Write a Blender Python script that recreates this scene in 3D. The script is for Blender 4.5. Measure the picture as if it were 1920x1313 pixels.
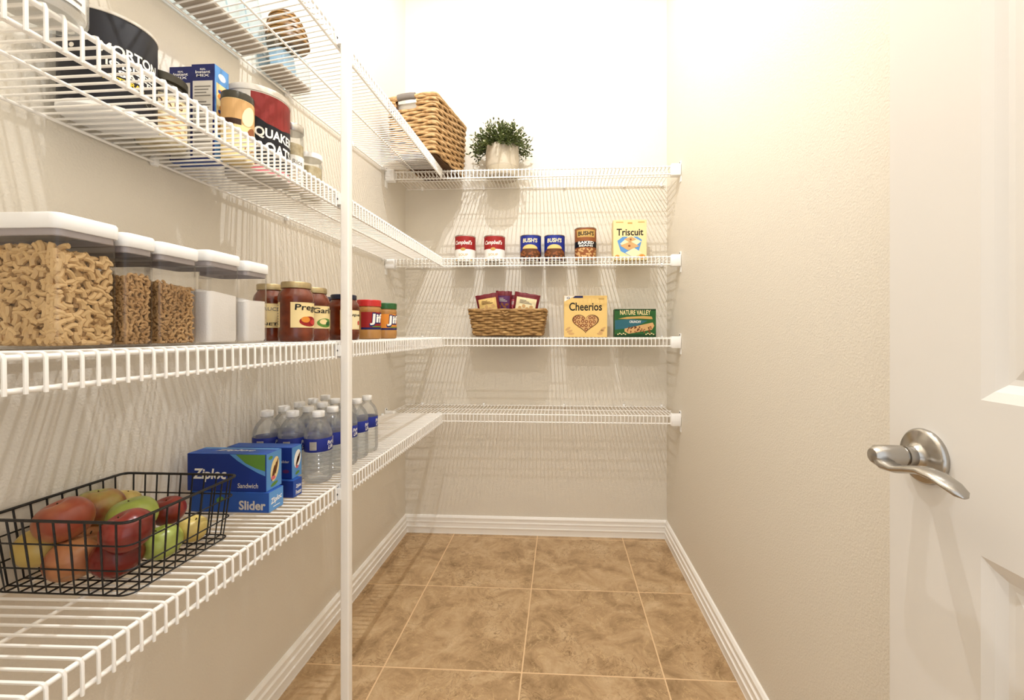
import bpy, bmesh, math, random
from mathutils import Vector, Matrix
random.seed(7)
PI = math.pi

# ------------------------------------------------------------------ scene reset
for o in list(bpy.data.objects):
    bpy.data.objects.remove(o, do_unlink=True)
scene = bpy.context.scene
COL = scene.collection

# ------------------------------------------------------------------ camera
F_PX, CX, CY, YAW, CAM_H = 805.21, 1007.81, 625.05, 0.0536, 1.1008
W_PX, H_PX = 1920.0, 1313.0
cam_data = bpy.data.cameras.new('camera')
cam = bpy.data.objects.new('camera', cam_data)
COL.objects.link(cam)
cam_data.sensor_fit = 'HORIZONTAL'
cam_data.sensor_width = 36.0
cam_data.lens = F_PX / W_PX * 36.0
cam_data.shift_x = (W_PX / 2 - CX) / W_PX
cam_data.shift_y = (CY - H_PX / 2) / W_PX
cam_data.clip_start = 0.02
cam.location = (0, 0, CAM_H)
cam.rotation_euler = (PI / 2, 0, YAW)
scene.camera = cam

# ------------------------------------------------------------------ world + exposure
world = bpy.data.worlds.new('world')
scene.world = world
world.use_nodes = True
bg = world.node_tree.nodes['Background']
bg.inputs[0].default_value = (0.94, 0.97, 1.0, 1)
bg.inputs[1].default_value = 1.0
BULB_WATTS = 38.0
scene.view_settings.view_transform = 'Standard'
scene.view_settings.look = 'None'
scene.view_settings.gamma = 1.0
scene.view_settings.use_curve_mapping = False
scene.view_settings.exposure = 0.52
try:
    scene.cycles.transparent_max_bounces = 40
    scene.cycles.max_bounces = 14
    scene.cycles.diffuse_bounces = 6
except Exception:
    pass

# ------------------------------------------------------------------ dimensions
XL, XR, YB, ZC, YF = -0.8617, 0.5708, 2.3436, 3.02, -0.16
SZ = [1.8955, 1.4655, 1.0763, 0.7071]        # shelf heights, top to bottom
LIP = 0.037
XF = -0.577                                  # front rail of the left shelves
YS = YB - 0.2687                             # front rail of the back shelves
DECK = 0.005

# ------------------------------------------------------------------ materials
def lin(v):
    v /= 255.0
    return v / 12.92 if v <= 0.04045 else ((v + 0.055) / 1.055) ** 2.4
def rgb(r, g, b):
    return (lin(r), lin(g), lin(b), 1.0)

def mat(name, col, rough=0.5, metal=0.0, spec=0.5, bump=0.0, bscale=200.0, var=0.0, vscale=20.0, **kw):
    m = bpy.data.materials.new(name)
    m.use_nodes = True
    nt = m.node_tree
    b = nt.nodes['Principled BSDF']
    b.inputs['Base Color'].default_value = col
    b.inputs['Roughness'].default_value = rough
    b.inputs['Metallic'].default_value = metal
    b.inputs['Specular IOR Level'].default_value = spec
    for k, v in kw.items():
        b.inputs[k.replace('_', ' ')].default_value = v
    if bump or var:
        tc = nt.nodes.new('ShaderNodeTexCoord')
    if bump:
        n = nt.nodes.new('ShaderNodeTexNoise'); n.inputs['Scale'].default_value = bscale; n.inputs['Detail'].default_value = 4
        bp = nt.nodes.new('ShaderNodeBump'); bp.inputs['Strength'].default_value = bump; bp.inputs['Distance'].default_value = 0.002
        nt.links.new(tc.outputs['Object'], n.inputs['Vector'])
        nt.links.new(n.outputs['Fac'], bp.inputs['Height']); nt.links.new(bp.outputs['Normal'], b.inputs['Normal'])
    if var:
        n = nt.nodes.new('ShaderNodeTexNoise'); n.inputs['Scale'].default_value = vscale; n.inputs['Detail'].default_value = 5
        r = nt.nodes.new('ShaderNodeValToRGB')
        r.color_ramp.elements[0].position = 0.3; r.color_ramp.elements[1].position = 0.7
        r.color_ramp.elements[0].color = tuple(max(0, c * (1 - var)) for c in col[:3]) + (1,)
        r.color_ramp.elements[1].color = tuple(min(1, c * (1 + var)) for c in col[:3]) + (1,)
        nt.links.new(tc.outputs['Object'], n.inputs['Vector'])
        nt.links.new(n.outputs['Fac'], r.inputs['Fac']); nt.links.new(r.outputs['Color'], b.inputs['Base Color'])
    return m

def clear_mat(name, tint, gloss=0.08, rough=0.03, glass=0.0, edge=0.55, frost=0.0):
    """thin clear plastic: see-through with a fresnel-like sheen"""
    m = bpy.data.materials.new(name); m.use_nodes = True
    nt = m.node_tree
    nt.nodes.remove(nt.nodes['Principled BSDF'])
    out = nt.nodes['Material Output']
    tr = nt.nodes.new('ShaderNodeBsdfTransparent'); tr.inputs[0].default_value = tint
    gl = nt.nodes.new('ShaderNodeBsdfGlossy'); gl.inputs['Roughness'].default_value = rough
    lw = nt.nodes.new('ShaderNodeLayerWeight'); lw.inputs['Blend'].default_value = 0.25
    mp = nt.nodes.new('ShaderNodeMapRange')
    mp.inputs['To Min'].default_value = gloss; mp.inputs['To Max'].default_value = edge
    nt.links.new(lw.outputs['Fresnel'], mp.inputs['Value'])
    mx = nt.nodes.new('ShaderNodeMixShader')
    nt.links.new(mp.outputs['Result'], mx.inputs[0])
    nt.links.new(tr.outputs[0], mx.inputs[1]); nt.links.new(gl.outputs[0], mx.inputs[2])
    last = mx
    if glass:
        gs = nt.nodes.new('ShaderNodeBsdfGlass'); gs.inputs['IOR'].default_value = 1.33; gs.inputs['Roughness'].default_value = 0.02
        gs.inputs['Color'].default_value = tint
        m2 = nt.nodes.new('ShaderNodeMixShader'); m2.inputs[0].default_value = glass
        nt.links.new(mx.outputs[0], m2.inputs[1]); nt.links.new(gs.outputs[0], m2.inputs[2]); last = m2
    if frost:
        df = nt.nodes.new('ShaderNodeBsdfDiffuse'); df.inputs[0].default_value = (0.9, 0.92, 0.93, 1)
        m3 = nt.nodes.new('ShaderNodeMixShader'); m3.inputs[0].default_value = frost
        nt.links.new(last.outputs[0], m3.inputs[1]); nt.links.new(df.outputs[0], m3.inputs[2]); last = m3
    nt.links.new(last.outputs[0], out.inputs['Surface'])
    return m

def emit_mat(name, col, s):
    m = bpy.data.materials.new(name); m.use_nodes = True
    b = m.node_tree.nodes['Principled BSDF']
    b.inputs['Emission Color'].default_value = col; b.inputs['Emission Strength'].default_value = s
    b.inputs['Base Color'].default_value = (1, 1, 1, 1)
    return m

def blend_mat(name, stops, scale=3.0, axis_z=0.0, rough=0.4, detail=4, spec=0.5, bump=0.0, bscale=60):
    """noise driven blend between several colours (natural variation)"""
    m = bpy.data.materials.new(name); m.use_nodes = True
    nt = m.node_tree; b = nt.nodes['Principled BSDF']
    b.inputs['Roughness'].default_value = rough; b.inputs['Specular IOR Level'].default_value = spec
    tc = nt.nodes.new('ShaderNodeTexCoord'); oi = nt.nodes.new('ShaderNodeObjectInfo')
    ad = nt.nodes.new('ShaderNodeVectorMath'); ad.operation = 'ADD'
    cb = nt.nodes.new('ShaderNodeCombineXYZ')
    ml = nt.nodes.new('ShaderNodeMath'); ml.operation = 'MULTIPLY'; ml.inputs[1].default_value = 17.0
    nt.links.new(oi.outputs['Random'], ml.inputs[0])
    for i in range(3): nt.links.new(ml.outputs[0], cb.inputs[i])
    nt.links.new(tc.outputs['Object'], ad.inputs[0]); nt.links.new(cb.outputs[0], ad.inputs[1])
    n = nt.nodes.new('ShaderNodeTexNoise'); n.inputs['Scale'].default_value = scale; n.inputs['Detail'].default_value = detail
    nt.links.new(ad.outputs[0], n.inputs['Vector'])
    r = nt.nodes.new('ShaderNodeValToRGB')
    el = r.color_ramp.elements
    while len(el) < len(stops): el.new(0.5)
    for e, (p, c) in zip(el, stops): e.position = p; e.color = c
    fac = n.outputs['Fac']
    if axis_z:
        sp = nt.nodes.new('ShaderNodeSeparateXYZ'); nt.links.new(tc.outputs['Object'], sp.inputs[0])
        mm = nt.nodes.new('ShaderNodeMath'); mm.operation = 'MULTIPLY_ADD'; mm.inputs[1].default_value = axis_z
        nt.links.new(sp.outputs['Z'], mm.inputs[0]); nt.links.new(fac, mm.inputs[2]); fac = mm.outputs[0]
    nt.links.new(fac, r.inputs['Fac']); nt.links.new(r.outputs['Color'], b.inputs['Base Color'])
    if bump:
        n2 = nt.nodes.new('ShaderNodeTexNoise'); n2.inputs['Scale'].default_value = bscale; n2.inputs['Detail'].default_value = 3
        bp = nt.nodes.new('ShaderNodeBump'); bp.inputs['Strength'].default_value = bump; bp.inputs['Distance'].default_value = 0.002
        nt.links.new(ad.outputs[0], n2.inputs['Vector']); nt.links.new(n2.outputs['Fac'], bp.inputs['Height'])
        nt.links.new(bp.outputs['Normal'], b.inputs['Normal'])
    return m

def tile_mat():
    m = bpy.data.materials.new('stone_tile'); m.use_nodes = True
    nt = m.node_tree; b = nt.nodes['Principled BSDF']; L = nt.links.new
    b.inputs['Roughness'].default_value = 0.42; b.inputs['Specular IOR Level'].default_value = 0.35
    tc = nt.nodes.new('ShaderNodeTexCoord'); oi = nt.nodes.new('ShaderNodeObjectInfo')
    ml = nt.nodes.new('ShaderNodeMath'); ml.operation = 'MULTIPLY'; ml.inputs[1].default_value = 31.0
    L(oi.outputs['Random'], ml.inputs[0])
    ad = nt.nodes.new('ShaderNodeVectorMath'); ad.operation = 'ADD'
    cb = nt.nodes.new('ShaderNodeCombineXYZ')
    L(ml.outputs[0], cb.inputs[0]); L(ml.outputs[0], cb.inputs[1])
    L(tc.outputs['Object'], ad.inputs[0]); L(cb.outputs[0], ad.inputs[1])
    V = ad.outputs[0]
    n1 = nt.nodes.new('ShaderNodeTexNoise'); n1.inputs['Scale'].default_value = 8.0; n1.inputs['Detail'].default_value = 10; n1.inputs['Roughness'].default_value = 0.70
    n1.inputs['Distortion'].default_value = 0.6
    L(V, n1.inputs['Vector'])
    r1 = nt.nodes.new('ShaderNodeValToRGB'); e = r1.color_ramp.elements
    e[0].position = 0.30; e[0].color = rgb(136, 108, 74)
    e[1].position = 0.72; e[1].color = rgb(210, 183, 146)
    x = e.new(0.5); x.color = rgb(184, 153, 115)
    L(n1.outputs['Fac'], r1.inputs['Fac'])
    # worm like veins: thin contour bands of a second noise
    n2 = nt.nodes.new('ShaderNodeTexNoise'); n2.inputs['Scale'].default_value = 17; n2.inputs['Detail'].default_value = 6; n2.inputs['Distortion'].default_value = 2.2
    L(V, n2.inputs['Vector'])
    r2 = nt.nodes.new('ShaderNodeValToRGB'); e = r2.color_ramp.elements
    e[0].position = 0.478; e[0].color = (0, 0, 0, 1); e[1].position = 0.522; e[1].color = (0, 0, 0, 1)
    x = e.new(0.5); x.color = (1, 1, 1, 1)
    L(n2.outputs['Fac'], r2.inputs['Fac'])
    n3 = nt.nodes.new('ShaderNodeTexNoise'); n3.inputs['Scale'].default_value = 4; L(V, n3.inputs['Vector'])
    r3 = nt.nodes.new('ShaderNodeValToRGB'); e = r3.color_ramp.elements
    e[0].position = 0.45; e[1].position = 0.62
    L(n3.outputs['Fac'], r3.inputs['Fac'])
    mu = nt.nodes.new('ShaderNodeMath'); mu.operation = 'MULTIPLY'; L(r2.outputs['Color'], mu.inputs[0]); L(r3.outputs['Color'], mu.inputs[1])
    mu2 = nt.nodes.new('ShaderNodeMath'); mu2.operation = 'MULTIPLY'; mu2.inputs[1].default_value = 0.75; L(mu.outputs[0], mu2.inputs[0])
    mx = nt.nodes.new('ShaderNodeMix'); mx.data_type = 'RGBA'
    L(mu2.outputs[0], mx.inputs['Factor']); L(r1.outputs['Color'], mx.inputs['A']); mx.inputs['B'].default_value = rgb(108, 80, 48)
    # pale veins
    n4 = nt.nodes.new('ShaderNodeTexNoise'); n4.inputs['Scale'].default_value = 11; n4.inputs['Detail'].default_value = 4; n4.inputs['Distortion'].default_value = 1.8
    L(V, n4.inputs['Vector'])
    r4 = nt.nodes.new('ShaderNodeValToRGB'); e = r4.color_ramp.elements
    e[0].position = 0.535; e[0].color = (0, 0, 0, 1); e[1].position = 0.56; e[1].color = (0, 0, 0, 1)
    x = e.new(0.547); x.color = (0.6, 0.6, 0.6, 1)
    L(n4.outputs['Fac'], r4.inputs['Fac'])
    mx2 = nt.nodes.new('ShaderNodeMix'); mx2.data_type = 'RGBA'
    L(r4.outputs['Color'], mx2.inputs['Factor']); L(mx.outputs['Result'], mx2.inputs['A']); mx2.inputs['B'].default_value = rgb(214, 184, 140)
    L(mx2.outputs['Result'], b.inputs['Base Color'])
    bp = nt.nodes.new('ShaderNodeBump'); bp.inputs['Strength'].default_value = 0.12; bp.inputs['Distance'].default_value = 0.003
    L(n1.outputs['Fac'], bp.inputs['Height']); L(bp.outputs['Normal'], b.inputs['Normal'])
    return m

M = {}
M['wall'] = mat('wall_paint', rgb(225, 218, 205), 0.55, spec=0.3, bump=0.55, bscale=230)
M['ceiling'] = mat('ceiling_paint', rgb(245, 240, 230), 0.8, bump=0.3, bscale=120)
M['trim'] = mat('trim_paint', rgb(246, 243, 238), 0.3)
M['door'] = mat('door_paint', rgb(226, 222, 216), 0.32, bump=0.04, bscale=90)
M['tile'] = tile_mat()
M['grout'] = mat('grout', rgb(226, 194, 152), 0.85, bump=0.3, bscale=500)
M['wire'] = mat('white_vinyl_wire', rgb(244, 241, 236), 0.32)
M['plastic'] = mat('white_plastic', rgb(244, 243, 241), 0.35)
M['screw'] = mat('screw_metal', rgb(70, 66, 60), 0.4, 0.8)
M['nickel'] = mat('satin_nickel', rgb(176, 172, 166), 0.24, 1.0)
M['black_wire'] = mat('black_wire', rgb(18, 16, 16), 0.45)
M['lid_white'] = mat('lid_white', rgb(240, 240, 240), 0.35)
M['gasket'] = mat('gasket_grey', rgb(178, 170, 172), 0.5)
M['clear'] = clear_mat('clear_plastic', (0.975, 0.972, 0.968, 1), 0.03, 0.04, edge=0.45)
M['clear_blue'] = clear_mat('clear_blue_plastic', (0.80, 0.90, 0.97, 1), 0.06, 0.08, edge=0.5)
M['frost'] = mat('frosted_base', rgb(176, 164, 150), 0.5)
M['bottle'] = clear_mat('water_bottle_plastic', (0.955, 0.97, 0.975, 1), 0.05, 0.06, glass=0.12, edge=0.6, frost=0.10)
M['glass_jar'] = clear_mat('jar_glass', (0.94, 0.95, 0.94, 1), 0.05, 0.03, edge=0.6)
M['pasta'] = blend_mat('pasta', [(0.3, rgb(200, 164, 110)), (0.7, rgb(228, 197, 148))], 12, rough=0.5)
M['pasta_dark'] = blend_mat('pasta_dark', [(0.3, rgb(158, 120, 74)), (0.7, rgb(196, 158, 108))], 30, rough=0.5)
M['flour'] = mat('flour', rgb(244, 241, 238), 0.95, bump=0.3, bscale=400)
M['sauce'] = blend_mat('tomato_sauce', [(0.3, rgb(84, 32, 12)), (0.7, rgb(118, 48, 20))], 40, rough=0.16, spec=0.6)
M['pbutter'] = mat('peanut_butter', rgb(176, 128, 72), 0.2)
M['gold_lid'] = mat('gold_lid', rgb(168, 150, 112), 0.35, 0.7)
M['lid_navy'] = mat('lid_navy', rgb(28, 32, 56), 0.35)
M['lid_red'] = mat('lid_red', rgb(196, 42, 40), 0.35)
M['lid_green'] = mat('lid_green', rgb(36, 92, 44), 0.35)
M['lid_black'] = mat('lid_black', rgb(52, 48, 36), 0.35, 0.3)
M['steel'] = mat('can_steel', rgb(180, 176, 170), 0.3, 1.0)
def paper(n, r, g, b, rough=0.5): M[n] = mat('print_' + n, rgb(r, g, b), rough, spec=0.3)
paper('white', 244, 242, 236); paper('black', 22, 20, 20); paper('navy', 26, 34, 92); paper('deep_navy', 8, 8, 20)
paper('blue', 36, 72, 156); paper('zip_blue', 40, 84, 168); paper('zip_dark', 26, 52, 132); paper('sky', 92, 148, 208)
paper('label_blue', 34, 48, 138); paper('red', 152, 34, 34); paper('oat_red', 132, 34, 30); paper('cream', 236, 214, 158); paper('pale_cream', 240, 226, 184)
paper('cereal', 230, 196, 124); paper('tan', 206, 164, 110); paper('brown', 98, 58, 32); paper('dark_brown', 58, 34, 22)
paper('green', 40, 92, 44); paper('dark_green', 24, 62, 32); paper('leaf', 96, 140, 60); paper('yellow', 238, 206, 70)
paper('teal', 44, 98, 112); paper('orange', 222, 140, 54); paper('gold', 196, 160, 92); paper('grey', 128, 122, 114)
paper('pale_blue', 176, 202, 222); paper('maroon', 112, 26, 36); paper('purple', 92, 44, 92); paper('pink', 216, 108, 122); paper('light_grey', 206, 200, 190); paper('chestnut', 142, 84, 48)
M['wicker'] = blend_mat('wicker', [(0.3, rgb(128, 92, 48)), (0.55, rgb(170, 132, 80)), (0.75, rgb(196, 160, 104))], 45, rough=0.6, bump=0.4, bscale=300)
M['wicker_gap_shade'] = mat('wicker_gap_shade', rgb(70, 46, 22), 0.8)  # dark brown painted in for the shadow between wicker strands
M['seagrass'] = blend_mat('seagrass', [(0.3, rgb(140, 104, 60)), (0.5, rgb(184, 146, 98)), (0.75, rgb(208, 174, 128))], 40, rough=0.6, bump=0.5, bscale=260)
M['seagrass_gap_shade'] = mat('seagrass_gap_shade', rgb(84, 56, 28), 0.85)  # dark brown painted in for the shadow between seagrass strands
M['grey_fabric'] = mat('grey_fabric', rgb(120, 112, 106), 0.8)
M['pot'] = mat('stone_pot', rgb(188, 177, 158), 0.7, bump=0.3, bscale=90, var=0.09, vscale=14)
M['pot_base'] = mat('stone_pot_base', rgb(172, 160, 138), 0.75, bump=0.2, bscale=120)
M['soil'] = mat('soil', rgb(52, 38, 24), 0.95)
M['foliage'] = blend_mat('foliage', [(0.3, rgb(40, 52, 14)), (0.55, rgb(76, 88, 34)), (0.75, rgb(122, 132, 70))], 70, rough=0.5)
M['blossom'] = mat('blossom', rgb(236, 232, 196), 0.6)
M['honey'] = blend_mat('golden_brown', [(0.3, rgb(66, 42, 12)), (0.7, rgb(150, 108, 46))], 30, rough=0.35)
M['oats'] = blend_mat('oats', [(0.3, rgb(196, 176, 136)), (0.7, rgb(232, 218, 184))], 90, rough=0.8)
M['apple_red'] = blend_mat('apple_red', [(0.3, rgb(92, 26, 20)), (0.6, rgb(144, 54, 42)), (0.8, rgb(180, 98, 68))], 9, rough=0.28)
M['apple_dark'] = blend_mat('apple_dark', [(0.3, rgb(70, 14, 10)), (0.7, rgb(134, 34, 24))], 9, rough=0.25)
M['apple_blush'] = blend_mat('apple_blush', [(0.34, rgb(156, 76, 54)), (0.5, rgb(188, 126, 84)), (0.68, rgb(202, 166, 112))], 10, rough=0.3)
M['apple_mixed'] = blend_mat('apple_mixed', [(0.44, rgb(146, 64, 42)), (0.52, rgb(170, 138, 74)), (0.60, rgb(158, 166, 90))], 9, rough=0.3)
M['apple_green'] = blend_mat('apple_green', [(0.3, rgb(140, 156, 62)), (0.7, rgb(184, 196, 104))], 16, rough=0.28)
M['apple_yellow'] = blend_mat('apple_yellow', [(0.3, rgb(196, 164, 84)), (0.7, rgb(218, 200, 124))], 16, rough=0.3)
M['stem'] = mat('stem', rgb(78, 56, 30), 0.8)
M['bronze'] = mat('dark_bronze', rgb(46, 40, 34), 0.5, 0.6)  # dark so the added cups round the bulbs reflect little
M['bulb'] = clear_mat('bulb_glass', (0.99, 0.99, 0.99, 1), 0.02, 0.02, edge=0.15)

# ------------------------------------------------------------------ mesh helpers
class MB:
    def __init__(s): s.v = []; s.f = []
    def add(s, verts, faces):
        n = len(s.v); s.v += [tuple(p) for p in verts]; s.f += [tuple(i + n for i in f) for f in faces]; return s
    def box(s, x0, x1, y0, y1, z0, z1):
        return s.add([(x0,y0,z0),(x1,y0,z0),(x1,y1,z0),(x0,y1,z0),(x0,y0,z1),(x1,y0,z1),(x1,y1,z1),(x0,y1,z1)],
                     [(0,3,2,1),(4,5,6,7),(0,1,5,4),(1,2,6,5),(2,3,7,6),(3,0,4,7)])
    def loft(s, rings, cap0=True, cap1=True, closed=True):
        n = len(rings[0]); V = [p for r in rings for p in r]; Fc = []
        for i in range(len(rings) - 1):
            for j in range(n if closed else n - 1):
                k = (j + 1) % n
                Fc.append((i*n+j, i*n+k, (i+1)*n+k, (i+1)*n+j))
        if cap0: Fc.append(tuple(range(n - 1, -1, -1)))
        if cap1: Fc.append(tuple((len(rings)-1)*n + j for j in range(n)))
        return s.add(V, Fc)
    def lathe(s, prof, n=32, c=(0,0), cap0=True, cap1=True):
        return s.loft([[(c[0]+r*math.cos(2*PI*j/n), c[1]+r*math.sin(2*PI*j/n), z) for j in range(n)] for r, z in prof], cap0, cap1)
    def tube(s, pts, r, n=6, closed=False, ra=None, rb=None, up=None, radii=None):
        pts = [Vector(p) for p in pts]; N = len(pts)
        rings = []; prev = None
        for i, p in enumerate(pts):
            a = pts[(i-1) % N] if (closed or i > 0) else p
            b = pts[(i+1) % N] if (closed or i < N-1) else p
            t = (b - a).normalized()
            if up is not None: u = Vector(up)
            elif prev is None: u = Vector((0,0,1)) if abs(t.z) < 0.9 else Vector((1,0,0))
            else: u = prev
            u = (u - t * u.dot(t))
            if u.length < 1e-6: u = t.orthogonal()
            u.normalize(); prev = u
            w = t.cross(u)
            A = ra if ra else r; B = rb if rb else r
            if radii: A, B = radii[i]
            rings.append([tuple(p + u*(A*math.cos(2*PI*j/n)) + w*(B*math.sin(2*PI*j/n))) for j in range(n)])
        if closed:
            rings.append(rings[0]); return s.loft(rings, False, False)
        return s.loft(rings)

def rrect(w, d, r, z, n=5, c=(0,0)):
    out = []
    for cx_, cy_, a0 in ((w/2-r, d/2-r, 0), (-w/2+r, d/2-r, 90), (-w/2+r, -d/2+r, 180), (w/2-r, -d/2+r, 270)):
        for k in range(n + 1):
            a = math.radians(a0 + 90.0*k/n)
            out.append((c[0]+cx_+r*math.cos(a), c[1]+cy_+r*math.sin(a), z))
    return out

def mesh_of(name, mb, m, smooth=True, angle=38):
    me = bpy.data.meshes.new(name)
    me.from_pydata(mb.v, [], mb.f); me.update()
    if smooth:
        me.polygons.foreach_set('use_smooth', [True]*len(me.polygons))
        me.set_sharp_from_angle(angle=math.radians(angle))
    me.materials.append(M[m] if isinstance(m, str) else m)
    return me

def link(name, me, parent=None, loc=(0,0,0), rot=(0,0,0)):
    o = bpy.data.objects.new(name, me); COL.objects.link(o)
    o.location = loc; o.rotation_euler = rot
    if parent: o.parent = parent
    return o

def obj(name, mb, m, parent=None, loc=(0,0,0), rot=(0,0,0), smooth=True, angle=38):
    return link(name, mesh_of(name, mb, m, smooth, angle), parent, loc, rot)

def tag(o, label, cat, group=None, kind=None):
    o['label'] = label; o['category'] = cat
    if group: o['group'] = group
    if kind: o['kind'] = kind
    return o

def thing(name, label, cat, loc=(0,0,0), rz=0.0, group=None, rot=None):
    e = bpy.data.objects.new(name, None); COL.objects.link(e)
    e.empty_display_size = 0.03; e.location = loc; e.rotation_euler = rot if rot else (0,0,rz)
    return tag(e, label, cat, group)

def struct(name, mb, m, label, smooth=False, parent=None):
    o = obj(name, mb, m, parent, smooth=smooth)
    if not parent:
        o['kind'] = 'structure'; o['label'] = label; o['category'] = name.split('_')[0]
    return o

def copy_tree(src, parent=None):
    c = src.copy(); COL.objects.link(c); c.parent = parent
    for ch in list(src.children): copy_tree(ch, c)
    return c

# ---- printing (flat lettering and pictures wrapped on boxes and cans)
_tc = {}
def text_shape(s, shear=0.0, bold=0.0):
    key = (s, shear, bold)
    if key not in _tc:
        cu = bpy.data.curves.new('t', 'FONT'); cu.body = s; cu.size = 1.0; cu.shear = shear; cu.offset = bold; cu.resolution_u = 3
        ob = bpy.data.objects.new('t', cu)
        me = bpy.data.meshes.new_from_object(ob)
        v = [(p.co.x, p.co.y) for p in me.vertices]; f = [tuple(p.vertices) for p in me.polygons]
        bpy.data.objects.remove(ob); bpy.data.curves.remove(cu); bpy.data.meshes.remove(me)
        _tc[key] = (v, f)
    return _tc[key]
def T(s, cx_, cy_, w, h, shear=0.0, bold=0.012, rot=0.0):
    v, f = text_shape(s, shear, bold)
    x0 = min(p[0] for p in v); x1 = max(p[0] for p in v); y0 = min(p[1] for p in v); y1 = max(p[1] for p in v)
    out = [((p[0]-(x0+x1)/2)/(x1-x0)*w, (p[1]-(y0+y1)/2)/(y1-y0)*h) for p in v]
    c, sn = math.cos(rot), math.sin(rot)
    return ([(cx_+a*c-b*sn, cy_+a*sn+b*c) for a, b in out], f)
def R(x0, x1, y0, y1): return ([(x0,y0),(x1,y0),(x1,y1),(x0,y1)], [(0,1,2,3)])
def POLY(*p): return (list(p), [tuple(range(len(p)))])
def ELL(cx_, cy_, a, b, n=20, rot=0.0):
    c, sn = math.cos(rot), math.sin(rot)
    return ([(cx_+a*math.cos(2*PI*k/n)*c-b*math.sin(2*PI*k/n)*sn, cy_+a*math.cos(2*PI*k/n)*sn+b*math.sin(2*PI*k/n)*c) for k in range(n)], [tuple(range(n))])
def plane_map(o, ux, uy, n):
    o, ux, uy, n = Vector(o), Vector(ux), Vector(uy), Vector(n)
    f = lambda s, t, off: o + ux*s + uy*t + n*off
    f.step = None; return f
def cyl_map(rad, th0, c=(0,0), z0=0.0):
    def f(s, t, off):
        a = th0 + s/rad; return Vector((c[0]+(rad+off)*math.cos(a), c[1]+(rad+off)*math.sin(a), z0+t))
    f.step = rad*0.14; return f
def printed(parent, name, shapes, mp, m, layer=1, label=None):
    bm = bmesh.new()
    for v, f in shapes:
        vs = [bm.verts.new((x, y, 0)) for x, y in v]
        for fc in f:
            try: bm.faces.new([vs[i] for i in fc])
            except ValueError: pass
    bmesh.ops.triangulate(bm, faces=bm.faces[:])
    if mp.step:
        xs = [v.co.x for v in bm.verts]; x = min(xs) + mp.step; hi = max(xs)
        while x < hi:
            bmesh.ops.bisect_plane(bm, geom=bm.verts[:]+bm.edges[:]+bm.faces[:], plane_co=(x,0,0), plane_no=(1,0,0)); x += mp.step
    off = 0.00030*layer
    for v in bm.verts: v.co = mp(v.co.x, v.co.y, off)
    me = bpy.data.meshes.new(name); bm.to_mesh(me); bm.free()
    me.materials.append(M[m] if isinstance(m, str) else m)
    o = link(name, me, parent)
    if label: o['label'] = label
    return o

def box_maps(w, d, h):
    """box with base centre at the origin; maps measured from each face's centre-bottom"""
    return {'front': plane_map((0,-d/2,0),(1,0,0),(0,0,1),(0,-1,0)), 'right': plane_map((w/2,0,0),(0,1,0),(0,0,1),(1,0,0)),
            'top': plane_map((0,0,h),(1,0,0),(0,1,0),(0,0,1)), 'left': plane_map((-w/2,0,0),(0,-1,0),(0,0,1),(-1,0,0))}
def carton(name, label, cat, w, d, h, loc, m, rz=0.0, group=None):
    t = thing(name, label, cat, loc, rz, group)
    b = 0.0008
    obj('box', MB().loft([rrect(w-2*b, d-2*b, 0.0006, 0, 1), rrect(w, d, 0.001, b, 1), rrect(w, d, 0.001, h-b, 1), rrect(w-2*b, d-2*b, 0.0006, h, 1)]), m, t)
    return t, box_maps(w, d, h)

# camera style placement helper: pixel column u at a known X or Y -> world X,Y
CA, SA = math.cos(YAW), math.sin(YAW)
def at_X(u, X):
    r = (u-CX)/F_PX; d = X/(r*CA-SA); return (X, d*(r*SA+CA), d)
def at_Y(u, Y):
    r = (u-CX)/F_PX; d = Y/(r*SA+CA); return (d*(r*CA-SA), Y, d)
def z_of(v, d): return CAM_H + (CY-v)*d/F_PX

# ================================================================== THE ROOM
TH = 0.10
struct('wall_left', MB().box(XL-TH, XL, YF-TH, YB+TH, 0, ZC), 'wall', 'cream textured wall behind the long wire shelves')
struct('wall_back', MB().box(XL, XR, YB, YB+TH, 0, ZC), 'wall', 'cream textured end wall behind the short wire shelves')
struct('wall_right', MB().box(XR, XR+TH, YF-TH, YB+TH, 0, ZC), 'wall', 'bare cream textured wall beside the white door')
DX0, DX1 = -0.30, 0.462
wf = MB().box(XL, DX0, YF-TH, YF, 0, ZC).box(DX1, XR, YF-TH, YF, 0, ZC).box(DX0, DX1, YF-TH, YF, 2.05, ZC)
struct('wall_front', wf, 'wall', 'cream wall around the pantry doorway')
struct('ceiling', MB().box(XL-TH, XR+TH, YF-TH, YB+TH, ZC, ZC+TH), 'ceiling', 'white pantry ceiling')

floor = struct('floor', MB().box(XL-TH, XR+TH, YF-1.6, YB+TH, -0.06, -0.0008), 'grout', 'brown stone-look square floor tiles with pale grout lines')
GR = 0.0024
def cuts(a0, step, lo, hi):
    k = math.floor((lo-a0)/step); out = []
    while a0+k*step < hi: out.append((max(lo, a0+k*step)+GR, min(hi, a0+(k+1)*step)-GR)); k += 1
    return [c for c in out if c[1]-c[0] > 0.01]
for (x0, x1) in cuts(-0.1255, 0.457, XL, XR):
    for (y0, y1) in cuts(1.8454, 0.457, YF-0.9, YB):
        w, d = x1-x0, y1-y0
        mb = MB().loft([rrect(w, d, 0.002, -0.006, 2), rrect(w, d, 0.002, -0.0006, 2), rrect(w-0.0014, d-0.0014, 0.0015, 0.0, 2)])
        obj('tile', mb, 'tile', floor, ((x0+x1)/2, (y0+y1)/2, random.uniform(-0.0002, 0.0002)))

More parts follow.
